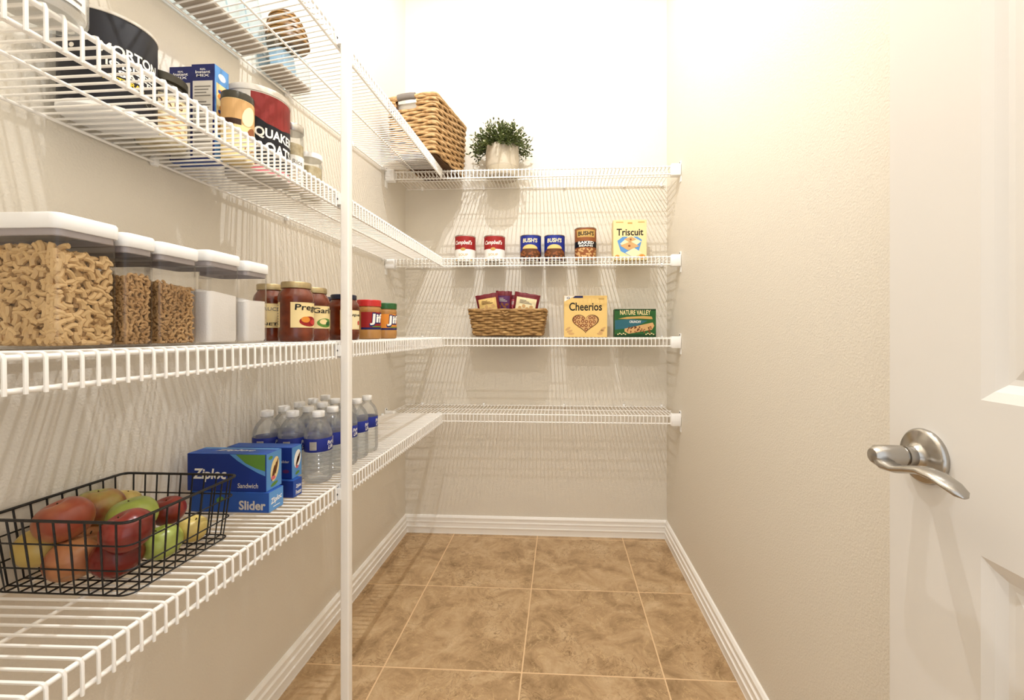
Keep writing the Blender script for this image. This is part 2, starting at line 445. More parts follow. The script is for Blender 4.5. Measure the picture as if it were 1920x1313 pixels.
# baseboards: stepped profile (offset from wall, height)
BP = [(0, 0), (0.0150, 0), (0.0150, 0.004), (0.0142, 0.0045), (0.0142, 0.028), (0.0165, 0.031), (0.0165, 0.036), (0.0125, 0.039), (0.0125, 0.058), (0.0145, 0.060),
      (0.0145, 0.063), (0.0095, 0.068), (0.0095, 0.078), (0.0115, 0.081), (0.0115, 0.087), (0.006, 0.0955), (0, 0.097)]
def baseboard(name, p0, p1, nrm, label, m0=0, m1=0):
    a, b, n = Vector(p0), Vector(p1), Vector(nrm); d = (b-a).normalized()
    rings = [[tuple(q + n*o + d*(s*o) + Vector((0,0,z))) for o, z in BP] for q, s in ((a, m0), (b, m1))]
    struct(name, MB().loft(rings), 'trim', label)
baseboard('baseboard_back', (XL, YB, 0), (XR, YB, 0), (0,-1,0), 'white stepped baseboard along the end wall', 1, -1)
baseboard('baseboard_left', (XL, YF, 0), (XL, YB, 0), (1,0,0), 'white stepped baseboard under the long shelves', 0, -1)
baseboard('baseboard_right', (XR, YF, 0), (XR, YB, 0), (-1,0,0), 'white stepped baseboard along the bare right wall', 0, -1)

# ------------------------------------------------------------------ door, standing open along the right wall
DF, DT = 0.445, 0.035            # face plane, thickness
DY1 = 0.606; DY0 = DY1 - 0.712
door = bpy.data.objects.new('door_1', None); COL.objects.link(door); door.location = (DF, DY1, 0.0)
door['kind'] = 'structure'; door['label'] = 'white panelled door standing open along the right wall'; door['category'] = 'door'
ST = 0.126                       # stile width
PAN = [(ST, 0.712-ST, 0.20, 0.865), (ST, 0.712-ST, 1.030, 1.90)]     # (from latch edge, z0, z1)
def door_leaf():
    mb = MB(); zs = [0.012, PAN[0][2], PAN[0][3], PAN[1][2], PAN[1][3], 2.035]
    mb.box(0.012, DT-0.012, -0.711, -0.001, 0.013, 2.034)
    mb.box(0, DT, -ST, 0, 0.012, 2.035); mb.box(0, DT, -0.712, -0.712+ST, 0.012, 2.035)
    for z0, z1 in ((zs[0], zs[1]), (zs[2], zs[3]), (zs[4], zs[5])): mb.box(0, DT, -0.712+ST, -ST, z0, z1)
    return mb
obj('leaf', door_leaf(), 'door', door, smooth=False)
def door_panel(y_off, w, z0, z1, side):
    # nested rectangles: sticking slopes down, raised field slopes back up
    prof = [(0.0, 0.0), (0.010, 0.0045), (0.018, 0.0105), (0.024, 0.0110), (0.052, 0.0035), (0.056, 0.0035)]
    rings = []
    for ins, dep in prof:
        x = dep if side < 0 else DT-dep
        rings.append([(x, -y_off-ins, z0+ins), (x, -y_off-w+ins, z0+ins), (x, -y_off-w+ins, z1-ins), (x, -y_off-ins, z1-ins)])
    return MB().loft(rings, False, True)
for a, b, z0, z1 in PAN:
    for s in (-1, 1): obj('door_panel', door_panel(a, b-a, z0, z1, s), 'door', door, smooth=False)
# lever handle
handle = bpy.data.objects.new('door_handle', None); COL.objects.link(handle); handle.parent = door
handle.location = (0, -0.058, 0.951); handle['label'] = 'satin nickel wave lever handle'
def xlathe(prof, n=36):
    return MB().loft([[(x, r*math.cos(2*PI*j/n), r*math.sin(2*PI*j/n)) for j in range(n)] for r, x in prof])
obj('rosette', xlathe([(0.0325, 0.0), (0.0335, -0.003), (0.0330, -0.0055), (0.0300, -0.0085), (0.018, -0.0108), (0.0150, -0.0125), (0.012, -0.018)], 48), 'nickel', handle)
obj('neck', xlathe([(0.0125, -0.010), (0.0125, -0.026), (0.0105, -0.0265), (0.0105, -0.029), (0.0125, -0.0295), (0.0130, -0.046), (0.0125, -0.058), (0.0085, -0.0635), (0.002, -0.065)]), 'nickel', handle)
lv = [(-0.050, 0.010, 0.002), (-0.053, 0.000, -0.0035), (-0.055, -0.014, -0.008), (-0.056, -0.032, -0.007), (-0.056, -0.050, -0.0015), (-0.056, -0.066, 0.0025), (-0.055, -0.082, 0.0015), (-0.054, -0.096, -0.003), (-0.053, -0.106, -0.008), (-0.0525, -0.110, -0.0105)]
lr = [(0.004, 0.007), (0.0075, 0.010), (0.0060, 0.0115), (0.0045, 0.0115), (0.0045, 0.0115), (0.0048, 0.0118), (0.0048, 0.012), (0.0046, 0.0115), (0.0040, 0.0085), (0.0015, 0.0035)]
obj('lever', MB().tube(lv, 0.006, 16, up=(0,0,1), radii=lr), 'nickel', handle)
obj('latch_plate', MB().box(DT*0.2, DT*0.8, -0.002, 0.0008, 0.90, 1.0), 'nickel', door, smooth=False)
for z in (0.25, 1.05, 1.85):
    obj('hinge', MB().tube([(0.002+DT, -0.714, z-0.045), (0.002+DT, -0.714, z+0.045)], 0.006, 10), 'nickel', door)

# ------------------------------------------------------------------ ceiling light with two bulbs
cl = thing('ceiling_light', 'two bulb ceiling light fixture above the pantry aisle', 'ceiling light', (-0.14, 0.77, ZC))
obj('canopy', MB().loft([rrect(0.11, 1.0, 0.03, 0), rrect(0.11, 1.0, 0.03, -0.02), rrect(0.09, 0.98, 0.02, -0.03)]), 'plastic', cl)
for y in (-0.41, 0.41):
    obj('socket', MB().lathe([(0.016, -0.028), (0.016, -0.07), (0.010, -0.078)], 20, (0, y)), 'plastic', cl)
    obj('light_block_cup', MB().lathe([(0.021, -0.03), (0.034, -0.034), (0.038, -0.050), (0.038, -0.087), (0.036, -0.087), (0.035, -0.052), (0.022, -0.04)], 32, (0, y), False, False), 'bronze', cl)  # unseen dark cup, added to keep bulb light off the ceiling
    gl = MB(); n = 14
    gl.lathe([(max(0.0005, 0.0090*math.sin(PI*k/n)), -0.088+0.011*math.cos(PI*k/n)) for k in range(n, -1, -1)], 24, (0, y))
    obj('bulb', gl, 'bulb', cl)
    lt = bpy.data.lights.new('bulb_light', 'POINT'); lt.energy = BULB_WATTS*(0.80 if y < 0 else 1.12); lt.color = (0.965, 0.98, 1.0); lt.shadow_soft_size = 0.008
    lo = bpy.data.objects.new('bulb_light', lt); COL.objects.link(lo); lo.parent = cl; lo.location = (0, y, -0.0885)

# ================================================================== WIRE SHELVES
PITCH = 0.0182
def wire_mesh(W, lip=True):
    pts = [(0.0, 0, 0.0030), (W-0.001, 0, 0.0030), (W+0.0028, 0, 0.0018), (W+0.0044, 0, -0.0025), (W+0.0044, 0, -LIP-0.004)]
    return mesh_of('wire', MB().tube(pts, 0.0021, 6), 'wire')
def bracket(parent, x_wall, sx, y, z):
    """white moulded end bracket screwed to a side wall (sx = direction away from the wall)"""
    b = obj('end_bracket', MB().loft([rrect(0.042, 0.034, 0.004, -0.046, 3, (sx*0.024, 0)), rrect(0.046, 0.038, 0.005, -0.042, 3, (sx*0.024, 0)), rrect(0.046, 0.038, 0.005, 0.006, 3, (sx*0.024, 0)), rrect(0.042, 0.034, 0.004, 0.009, 3, (sx*0.024, 0))]),
            'plastic', parent, (x_wall, y, z))
    p = obj('mounting_plate', MB().box(min(0, sx*0.003), max(0, sx*0.003), -0.012, 0.012, -0.075, 0.024), 'plastic', b, smooth=False)
    obj('screw', xlathe([(0.0035, 0), (0.003, 0.002*sx), (0.001, 0.003*sx)], 10), 'screw', b, (sx*0.003, 0, 0.017))
    return b
def wall_clip(parent, loc, rz):
    c = obj('wall_clip', MB().loft([rrect(0.010, 0.012, 0.003, -0.010, 2), rrect(0.012, 0.014, 0.004, -0.006, 2), rrect(0.012, 0.014, 0.004, 0.006, 2), rrect(0.008, 0.010, 0.003, 0.010, 2)]), 'plastic', parent, loc, (0,0,rz))
    obj('screw', MB().lathe([(0.002, 0), (0.0018, 0.0012), (0.0005, 0.0016)], 8), 'screw', c, (0, 0, 0.0100))

WL = XF - XL - 0.004
Y0L, Y1L = 0.04, YS - 0.007
wl_mesh = wire_mesh(WL)
LEFT_LABEL = ['topmost long white wire shelf along the left wall, tilted, with clear bins', 'long white wire shelf on the left wall holding oats and salt canisters',
              'long white wire shelf on the left wall at eye level, under the pasta canisters', 'lowest long white wire shelf on the left wall, under apples and water bottles']
BACK_LABEL = ['topmost short white wire shelf on the end wall, under the potted plant', 'short white wire shelf on the end wall holding the food cans',
              'short white wire shelf on the end wall holding cereal and snack basket', 'lowest short white wire shelf on the end wall, empty']
def left_z(i, y):
    """(rear z, front z) of left shelf i at depth y; the top one dips towards the wall and the doorway"""
    if i == 0: return (1.8955 + (y-2.02)*0.064, 1.8955 + (y-2.07)*0.017)
    return (SZ[i]-0.004, SZ[i])
for i in range(4):
    s = thing('wire_shelf', LEFT_LABEL[i], 'shelf', (XL+0.004, 0, 0), group='white wire pantry shelves')
    k = 0; y = Y0L+0.008
    while y < Y1L-0.004:
        zr, zf = left_z(i, y)
        o = link('wire', wl_mesh, s, (0, y, zr), (0, -math.atan2(zf-zr, WL), 0))
        y += PITCH; k += 1
    def rod(name, x, dz, r):
        t = x/WL
        p = []
        for yy in (Y0L, Y1L):
            zr, zf = left_z(i, yy); p.append((x, yy, zr+(zf-zr)*t+dz))
        obj(name, MB().tube(p, r, 10), 'wire', s)
    rod('rear_rail', 0.006, -0.0015, 0.0028); rod('middle_rail', WL*0.5, -0.0015, 0.0028)
    rod('front_rail', WL-0.0005, -0.0015, 0.0034); rod('lip_rail', WL-0.0005, -LIP, 0.0034)
    for yy in (0.30, 0.86, 1.30, 1.72, 2.02):
        zr, zf = left_z(i, yy); wall_clip(s, (0.004, yy, zr+0.002), 0)
    zr, zf = left_z(i, Y1L)
    obj('corner_connector', MB().loft([rrect(0.016, 0.014, 0.003, -0.006, 2), rrect(0.016, 0.014, 0.003, 0.007, 2)]), 'plastic', s, (WL-0.014, Y1L+0.001, zf))

WB = YB - YS - 0.004
wb_mesh = wire_mesh(WB)
for i in range(4):
    z = SZ[i]
    s = thing('wire_shelf', BACK_LABEL[i], 'shelf', (0, YB-0.004, z), group='white wire pantry shelves')
    x = XL + 0.020
    while x < XR - 0.014:
        link('wire', wb_mesh, s, (x, 0, 0), (0, 0, -PI/2)); x += PITCH
    for name, yy, dz, r in (('rear_rail', -0.006, -0.0015, 0.0028), ('middle_rail', -WB*0.5, -0.0015, 0.0028), ('front_rail', -WB, -0.0015, 0.0034), ('lip_rail', -WB, -LIP, 0.0034)):
        obj(name, MB().tube([(XL+0.012, yy, dz), (XR-0.012, yy, dz)], r, 10), 'wire', s)
    bracket(s, XR, -1, -WB+0.004, 0.0); bracket(s, XL, 1, -WB+0.004, 0.0)
    for xx in (XL+0.10, -0.42, 0.02, 0.34, XR-0.03): wall_clip(s, (xx, -0.006, 0.002), 0)

# ------------------------------------------------------------------ upright post in front of the long shelves
PX, PY, _ = at_X(649.5, XF+0.022)
post = thing('shelf_post', 'tall white metal support post in front of the long shelves', 'post', (PX, PY, 0))
obj('tube', MB().loft([rrect(0.0225, 0.0225, 0.004, 0.0, 4), rrect(0.0225, 0.0225, 0.004, 1.905, 4)]), 'wire', post)
obj('end_cap', MB().loft([rrect(0.019, 0.019, 0.004, 1.905, 4), rrect(0.019, 0.019, 0.004, 1.923, 4), rrect(0.014, 0.014, 0.003, 1.928, 4)]), 'plastic', post)
obj('foot', MB().loft([rrect(0.026, 0.026, 0.004, 0.0, 4), rrect(0.026, 0.026, 0.004, 0.03, 4), rrect(0.0235, 0.0235, 0.004, 0.034, 4)]), 'plastic', post)
for i in range(4):
    zf = left_z(i, PY)[1]
    c = obj('shelf_clip', MB().box(-0.026, -0.008, -0.014, 0.014, zf-0.034, zf-0.006), 'plastic', post, smooth=False)
    obj('screw', MB().tube([(-0.017, -0.014, zf-0.02), (-0.017, -0.0175, zf-0.02)], 0.0024, 8), 'screw', c)
#==OBJECTS==

# ================================================================== LOWEST LEFT SHELF
Z4 = SZ[3] + DECK
# ---- black wire basket
BB = dict(x0=-0.846, x1=-0.634, y0=0.598, y1=0.790, z0=Z4+0.002); BT = dict(x0=-0.853, x1=-0.620, y0=0.588, y1=0.800, z1=0.826)
wb_c = ((BB['x0']+BB['x1'])/2, (BB['y0']+BB['y1'])/2)
bask = thing('wire_basket', 'black open wire basket full of apples on the lowest shelf', 'basket', (wb_c[0], wb_c[1], Z4))
HB = BT['z1'] - Z4
def wb_ring(t, r=0.014, n=4):
    w = (BB['x1']-BB['x0'])*(1-t) + (BT['x1']-BT['x0'])*t; d = (BB['y1']-BB['y0'])*(1-t) + (BT['y1']-BT['y0'])*t
    return rrect(w, d, r, 0.002+(HB-0.002)*t, n)
obj('rim', MB().tube(wb_ring(1.0), 0.0024, 8, closed=True), 'black_wire', bask)
for t in (0.68, 0.34, 0.0): obj('ring_wire', MB().tube(wb_ring(t), 0.0014, 6, closed=True), 'black_wire', bask)
def wb_side(k, n, side):
    a = -1 + 2*(k+0.5)/n; out = []
    for t in (0, 0.5, 1.0):
        w = ((BB['x1']-BB['x0'])*(1-t) + (BT['x1']-BT['x0'])*t)/2; d = ((BB['y1']-BB['y0'])*(1-t) + (BT['y1']-BT['y0'])*t)/2
        z = 0.002+(HB-0.002)*t
        out.append({'f': (a*w*0.94, -d, z), 'b': (a*w*0.94, d, z), 'l': (-w, a*d*0.94, z), 'r': (w, a*d*0.94, z)}[side])
    return out
nx, ny = 9, 9
for k in range(nx):
    f, b = wb_side(k, nx, 'f'), wb_side(k, nx, 'b')
    obj('wire', MB().tube(list(reversed(f)) + b, 0.0014, 6), 'black_wire', bask)
for k in range(ny):
    l, r = wb_side(k, ny, 'l'), wb_side(k, ny, 'r')
    obj('wire', MB().tube(list(reversed(l)) + r, 0.0014, 6), 'black_wire', bask)

# ---- apples
def apple_mb(Ra, seed):
    rnd = random.Random(seed); n = 30; mb = MB(); prof = []
    K = 20
    for k in range(K+1):
        a = PI*k/K                       # 0 bottom .. PI top
        rr = math.sin(a)**0.92 if 0 < k < K else 0.0
        z = -math.cos(a)*0.98
        z += 0.20*math.exp(-(rr/0.30)**2)*(1 if a < PI/2 else -1.35)
        rr *= (1.0 + 0.06*math.cos(a-2.1))
        prof.append((rr, z))
    rings = []
    ph = rnd.uniform(0, 6)
    for rr, z in prof:
        rings.append([((rr*Ra*(1+0.025*math.cos(5*(2*PI*j/n)+ph)*(0.4+0.6*abs(z)))+1e-5)*math.cos(2*PI*j/n), (rr*Ra*(1+0.025*math.cos(5*(2*PI*j/n)+ph)*(0.4+0.6*abs(z)))+1e-5)*math.sin(2*PI*j/n), z*Ra) for j in range(n)])
    return mb.loft(rings, True, True)
APPLES = [(-0.7754,0.6261,0.8092,0.036,'apple_blush','orange blushed apple on top near the front of the black basket',0.5,-0.9),
 (-0.8177,0.6273,0.7645,0.032,'apple_yellow','pale yellow orange apple in the front corner of the basket by the wall',0.9,0.2),
 (-0.8120,0.7128,0.7926,0.038,'apple_mixed','large half red half green apple topmost against the wall side',0.15,0.3),
 (-0.7261,0.6921,0.7899,0.035,'apple_green','green apple with visible stem dip in the middle of the heap',0.2,0.5),
 (-0.6695,0.6242,0.7950,0.034,'apple_red','red apple on top at the front of the basket nearest the aisle',0.9,0.4),
 (-0.7025,0.6447,0.7473,0.034,'apple_dark','dark red apple at the bottom front of the black basket',0.4,1.2),
 (-0.7917,0.6757,0.7456,0.032,'apple_blush','orange apple low in the middle, under the large half green one',0.8,0.1),
 (-0.7605,0.6242,0.7473,0.034,'apple_blush','orange apple lying on the basket floor at the front',0.7,2.0),
 (-0.6792,0.6979,0.7439,0.030,'apple_green','green apple lying on the basket floor on the aisle side',0.3,1.0),
 (-0.7211,0.7524,0.7741,0.028,'apple_red','small red apple at the rear of the basket',0.3,0.2),
 (-0.6686,0.7463,0.7452,0.025,'apple_yellow','small yellow green apple at the rear aisle side of the basket',0.2,0.9),
 (-0.8234,0.7684,0.7799,0.027,'apple_yellow','small pale yellow apple in the rear corner by the wall',0.3,0.9)]
for k, (x, y, z, r_, m, lab, tx, ty) in enumerate(APPLES):
    y += 0.006 if y < 0.63 else 0.0
    t = thing('apple', lab, 'apple', (x, y, z), group='apples in the black wire basket', rot=(tx*0.45, ty*0.3, k*1.3))
    obj('flesh', apple_mb(r_*0.93, k), m, t)
    obj('stem', MB().tube([(0,0,r_*0.55), (0.0006,0,r_*0.66), (0.0016,0.001,r_*0.80)], 0.0010, 6), 'stem', t)

# ---- four cartons of storage bags
def zip_box(lab, x0, x1, y0, y1, z0, z1, word, wpos, kind):
    w, d, h = x1-x0, y1-y0, z1-z0
    t, mp = carton('bag_carton', lab, 'carton', w, d, h, ((x0+x1)/2, (y0+y1)/2, z0), 'zip_blue', group='blue storage bag cartons')
    fr, rt, tp = mp['front'], mp['right'], mp['top']
    if kind == 'A':
        printed(t, 'front_panel', [R(-w/2+0.0005, w/2-0.0005, 0.0005, h-0.0005)], fr, 'zip_dark', 1)
        printed(t, 'sweep', [POLY((w*0.04, h-0.0008), (w*0.49, h-0.0008), (w*0.49, h*0.42), (w*0.40, h*0.50), (w*0.26, h*0.66), (w*0.14, h*0.82))], fr, 'sky', 2)
        printed(t, 'green_picture', [POLY((w*0.12, h-0.001), (w*0.49, h-0.001), (w*0.49, h*0.55), (w*0.38, h*0.62), (w*0.24, h*0.76))], fr, 'leaf', 3)
        printed(t, 'lettering', [T('Ziploc', -w*0.215, h*0.42, w*0.43, h*0.36, 0.15, 0.03)], fr, 'white', 2)
        printed(t, 'lettering', [T('Sandwich', w*0.27, h*0.16, w*0.26, h*0.13, 0.1)], fr, 'light_grey', 2)
        printed(t, 'top_stripe', [T('Ziploc', 0.0, d*0.02, w*0.5, d*0.30, 0.15, 0.02)], tp, 'white', 1)
        printed(t, 'top_sheen', [R(-w/2+0.001, w/2-0.001, d*0.25, d*0.46)], tp, 'sky', 1)
        printed(t, 'side_panel', [R(-d/2+0.0005, d/2-0.0005, 0.0005, h-0.0005)], rt, 'sky', 1)
        printed(t, 'side_picture', [ELL(0.002, h*0.52, d*0.26, h*0.33, 20, -0.25)], rt, 'cream', 2)
        printed(t, 'side_picture', [ELL(-0.004+k*0.006, h*(0.42+0.08*k), d*0.05, h*0.22, 12, -0.3) for k in range(3)], rt, 'brown', 3)
        printed(t, 'side_picture', [ELL(-0.004, h*0.30, d*0.14, h*0.05, 12)], rt, 'pink', 4)
        printed(t, 'side_picture', [ELL(-0.012, h*0.86, d*0.14, h*0.05, 12), ELL(0.0, h*0.12, d*0.24, h*0.05, 12, 0.2)], rt, 'leaf', 2)
    elif kind == 'B':
        printed(t, 'lettering', [T('Slider', w*0.29, h*0.36, w*0.34, h*0.46, 0.0, 0.03)], fr, 'light_grey', 1)
        printed(t, 'leaf_picture', [ELL(-w*0.12, h*0.62, w*0.05, h*0.13, 14, 0.5)], fr, 'leaf', 1)
        printed(t, 'side_panel', [R(-d/2+0.0005, d/2-0.0005, 0.0005, h-0.0005)], rt, 'sky', 1)
        printed(t, 'lettering', [T('Ziploc', 0.0, h*0.50, d*0.78, h*0.36, 0.2, 0.02, 0.12)], rt, 'white', 2)
        printed(t, 'underline', [R(-d*0.22, d*0.25, h*0.18, h*0.215)], rt, 'white', 2)
    elif kind == 'C':
        printed(t, 'front_panel', [R(-w/2+0.0005, w/2-0.0005, 0.0005, h-0.0005)], fr, 'zip_dark', 1)
        printed(t, 'lettering', [T('slider', w*0.40, h*0.55, w*0.12, h*0.08)], fr, 'light_grey', 2)
        printed(t, 'badge', [ELL(w*0.41, h*0.24, w*0.05, h*0.06)], fr, 'purple', 2)
        printed(t, 'side_panel', [R(-d/2+0.0005, d/2-0.0005, 0.0005, h-0.0005)], rt, 'sky', 1)
        printed(t, 'side_picture', [ELL(0.002, h*0.58, d*0.34, h*0.29, 20, -0.2)], rt, 'white', 2)
        printed(t, 'side_picture', [ELL(0.000+k*0.004, h*(0.50+0.06*k), d*0.07, h*0.17, 12, -0.35) for k in range(3)], rt, 'brown', 3)
        printed(t, 'side_picture', [ELL(0.0, h*0.33, d*0.14, h*0.05, 12)], rt, 'pink', 4)
        printed(t, 'side_picture', [ELL(0.002, h*0.13, d*0.22, h*0.05, 12, 0.2)], rt, 'leaf', 2)
    else:
        printed(t, 'front_panel', [R(-w/2+0.0005, w/2-0.0005, 0.0005, h-0.0005)], fr, 'zip_dark', 1)
        printed(t, 'side_panel', [R(-d/2+0.0005, d/2-0.0005, 0.0005, h-0.0005)], rt, 'blue', 1)
        printed(t, 'lettering', [T('Ziploc', 0.003, h*0.56, d*0.62, h*0.26, 0.1, 0.02), T('Freezer', 0.003, h*0.24, d*0.66, h*0.26, 0.1, 0.02)], rt, 'white', 2)
    return t
zip_box('wide blue storage bag carton lying flat under another, behind the apple basket', -0.806, -0.629, 0.895, 0.943, Z4, 0.7560, '', 0, 'B')
zip_box('large blue sandwich bag carton with white lettering and green sweep, on top', -0.816, -0.637, 0.898, 0.949, 0.7562, 0.8380, '', 0, 'A')
zip_box('lower blue bag carton next to the water bottles', -0.795, -0.629, 0.980, 1.013, Z4, 0.7528, '', 0, 'D')
zip_box('upper blue bag carton with dark front next to the water bottles', -0.800, -0.639, 0.990, 1.028, 0.7530, 0.8280, '', 0, 'C')

# ---- water bottles
BR = 0.0342
def bottle_profile():
    p = [(0.010, 0.004), (0.020, 0.0015), (0.0275, 0.0), (0.0318, 0.004), (0.0340, 0.010)]
    z = 0.014
    for k in range(6):
        p += [(BR, z), (BR, z+0.006), (BR-0.0016, z+0.0078), (BR-0.0016, z+0.0088)]; z += 0.0106
    p += [(BR, 0.0785), (BR-0.0008, 0.081), (BR-0.0008, 0.1155), (BR, 0.118), (0.0338, 0.124), (0.0310, 0.136), (0.0250, 0.1485), (0.0178, 0.1575), (0.0140, 0.162), (0.0135, 0.165), (0.0155, 0.1662), (0.0155, 0.1678), (0.0125, 0.1685), (0.0122, 0.176)]
    return p
proto = thing('water_bottle', 'clear water bottle with blue band and white cap in the pack on the lowest shelf', 'bottle', (0,0,0), group='water bottles on the lowest shelf')
obj('body', MB().lathe(bottle_profile(), 36), 'bottle', proto)
capp = [(0.0150, 0.1685), (0.0152, 0.1690), (0.0152, 0.1815), (0.0142, 0.1830)]
obj('cap', MB().lathe(capp, 28), 'plastic', proto)
lb = obj('label_band', MB().lathe([(BR-0.0006, 0.0815), (BR-0.0002, 0.0822), (BR-0.0002, 0.1148), (BR-0.0006, 0.1155)], 40, cap0=False, cap1=False), 'label_blue', proto)
mp = cyl_map(BR-0.0002, math.radians(-48), z0=0.0)
printed(lb, 'white_panel', [R(-0.027, -0.010, 0.0875, 0.1085)], mp, 'light_grey', 1)
printed(lb, 'print_lines', [R(-0.026, -0.011, 0.0895+0.004*k, 0.0908+0.004*k) for k in range(5)], mp, 'grey', 2)
printed(lb, 'lettering', [T('Pure', 0.027, 0.1035, 0.021, 0.0105, 0.35, 0.02, 0.15), T('Life', 0.028, 0.0915, 0.019, 0.010, 0.35, 0.02, 0.15)], mp, 'white', 1)
first = True
for iy in range(5):
    for ix in range(3):
        o = proto if first else copy_tree(proto); first = False
        o.location = (-0.640 - 0.0705*ix + random.uniform(-0.0004, 0.0004), 1.104 + 0.0713*iy + random.uniform(-0.0004, 0.0004), Z4)
        o.rotation_euler = (0, 0, random.uniform(-0.12, 0.12))
        o['label'] = 'clear water bottle with blue band, %s row, %s' % (('aisle side', 'middle', 'wall side')[ix], ('nearest to the blue cartons', 'second from the blue cartons', 'third from the blue cartons', 'fourth from the blue cartons', 'farthest from the blue cartons')[iy])

# ================================================================== EYE LEVEL LEFT SHELF
Z3 = SZ[2] + DECK
def canister(lab, x0, x1, y0, y1, ztop):
    w, d = x1-x0, y1-y0; h = ztop-Z3
    t = thing('canister', lab, 'canister', ((x0+x1)/2, (y0+y1)/2, Z3), group='clear pop-lid canisters')
    r = 0.010
    obj('body', MB().loft([rrect(w-0.006, d-0.006, r-0.003, 0.0, 5), rrect(w-0.001, d-0.001, r, 0.003, 5), rrect(w, d, r, 0.02, 5), rrect(w, d, r, h-0.020, 5)], True, False), 'clear', t)
    obj('floor_pad', MB().loft([rrect(w-0.008, d-0.008, r-0.004, 0.0006, 5), rrect(w-0.008, d-0.008, r-0.004, 0.0016, 5)]), 'clear', t)
    obj('gasket', MB().loft([rrect(w-0.006, d-0.006, r-0.002, h-0.028, 5), rrect(w-0.004, d-0.004, r-0.002, h-0.027, 5), rrect(w-0.004, d-0.004, r-0.002, h-0.019, 5)], False, False), 'gasket', t)
    lid = obj('lid', MB().loft([rrect(w+0.002, d+0.002, r, h-0.0195, 6), rrect(w+0.004, d+0.004, r+0.001, h-0.018, 6), rrect(w+0.004, d+0.004, r+0.001, h-0.003, 6), rrect(w+0.001, d+0.001, r, h-0.0006, 6), rrect(w-0.004, d-0.004, r-0.002, h, 6)]), 'lid_white', t)
    obj('button', MB().lathe([(min(w, d)*0.26, h), (min(w, d)*0.26, h+0.001), (min(w, d)*0.24, h+0.0016)], 28), 'lid_white', lid)
    return t
CAN = [('largest clear canister of elbow pasta with white lid, nearest the camera', -0.800, -0.597, 0.478, 0.5515, 1.246),
       ('narrow clear canister of small brown pasta beside the large elbow pasta canister', -0.770, -0.597, 0.559, 0.6040, 1.2405),
       ('clear canister of small brown pasta, third from the camera, with white lid', -0.770, -0.597, 0.6105, 0.6800, 1.2390),
       ('clear canister half full of white flour, beside the small pasta', -0.720, -0.597, 0.7000, 0.7720, 1.2440),
       ('last clear canister of white powder, beside the sauce jars', -0.700, -0.597, 0.7880, 0.8500, 1.2400)]
for c in CAN: canister(*c)

def elbow(mb, c, Lr, r, ang, n=6, seg=6, rnd=random):
    """curved pasta tube: arc of radius Lr and angle ang at random orientation"""
    q = Matrix.Rotation(rnd.uniform(0, 2*PI), 4, 'Z') @ Matrix.Rotation(rnd.uniform(0, 2*PI), 4, 'X') @ Matrix.Rotation(rnd.uniform(0, 2*PI), 4, 'Y')
    return q
def pasta_fill(name, lab, box, fill, r, Lr, ang, step, m, layers, mound):
    x0, x1, y0, y1 = box; rnd = random.Random(hash(name) % 1000 if False else len(lab))
    zb = Z3 + 0.004; mb = MB()
    ins = 0.0035 + r
    X0, X1, Y0_, Y1_ = x0+ins, x1-ins, y0+ins, y1-ins
    zt = lambda x, y: fill + mound*math.sin(PI*(x-x0)/(x1-x0))*0.8 + mound*0.35*math.sin(37*x+51*y)
    cnt = []
    def place(x, y, z, face):
        # orientation: the arc lies roughly in the wall plane so that pieces press flat on it
        a = rnd.uniform(0, 2*PI); tilt = rnd.uniform(-0.35, 0.35)
        if face == 'f': Mx = Matrix.Rotation(tilt, 4, 'Z') @ Matrix.Rotation(PI/2, 4, 'X') @ Matrix.Rotation(a, 4, 'Z')
        elif face == 'r': Mx = Matrix.Rotation(tilt, 4, 'Z') @ Matrix.Rotation(PI/2, 4, 'Y') @ Matrix.Rotation(a, 4, 'Z')
        else: Mx = Matrix.Rotation(tilt, 4, 'X') @ Matrix.Rotation(rnd.uniform(-.4, .4), 4, 'Y') @ Matrix.Rotation(a, 4, 'Z')
        pts = []
        for k in range(6):
            b = ang*(k/5.0-0.5)
            p = Mx @ Vector((Lr*math.cos(b)-Lr*0.85, Lr*math.sin(b), 0)) + Vector((x, y, z))
            pts.append((min(max(p.x, X0), X1), min(max(p.y, Y0_), Y1_), max(p.z, zb+r)))
        mb.tube(pts, r*rnd.uniform(0.9, 1.1), 7)
    for L_ in range(layers):
        z = zb + r
        while True:
            any_ = False
            x = X0
            while x < X1:
                if z < zt(x, Y0_):
                    any_ = True; place(x+rnd.uniform(-step, step)*0.5, Y0_+L_*r*1.5, z+rnd.uniform(-step, step)*0.4, 'f')
                x += step*1.5
            y = Y0_
            while y < Y1_:
                if z < zt(X1, y):
                    any_ = True; place(X1-L_*r*1.5, y+rnd.uniform(-step, step)*0.5, z+rnd.uniform(-step, step)*0.4, 'r')
                y += step*1.5
            z += step
            if not any_: break
    x = X0
    while x < X1:
        y = Y0_
        while y < Y1_: place(x+rnd.uniform(-step, step)*.4, y, zt(x, y)-rnd.uniform(0, r*2), 't'); y += step*1.2
        x += step*1.2
    # packed heart of the heap
    k = ins + r*2.4
    mb.loft([rrect(x1-x0-2*k, y1-y0-2*k, 0.004, zb, 3, ((x0+x1)/2, (y0+y1)/2)), rrect(x1-x0-2*k, y1-y0-2*k, 0.004, fill-mound-r*2, 3, ((x0+x1)/2, (y0+y1)/2))])
    o = obj(name, mb, m)
    return tag(o, lab, 'pasta', kind='stuff')
pasta_fill('elbow_pasta', 'pale elbow pasta filling the largest clear canister', CAN[0][1:5], 1.198, 0.0033, 0.0110, 1.15, 0.0076, 'pasta', 3, 0.010)
pasta_fill('small_pasta', 'small brown pasta inside the narrow clear canister', CAN[1][1:5], 1.180, 0.0020, 0.0045, 2.0, 0.0052, 'pasta_dark', 2, 0.004)
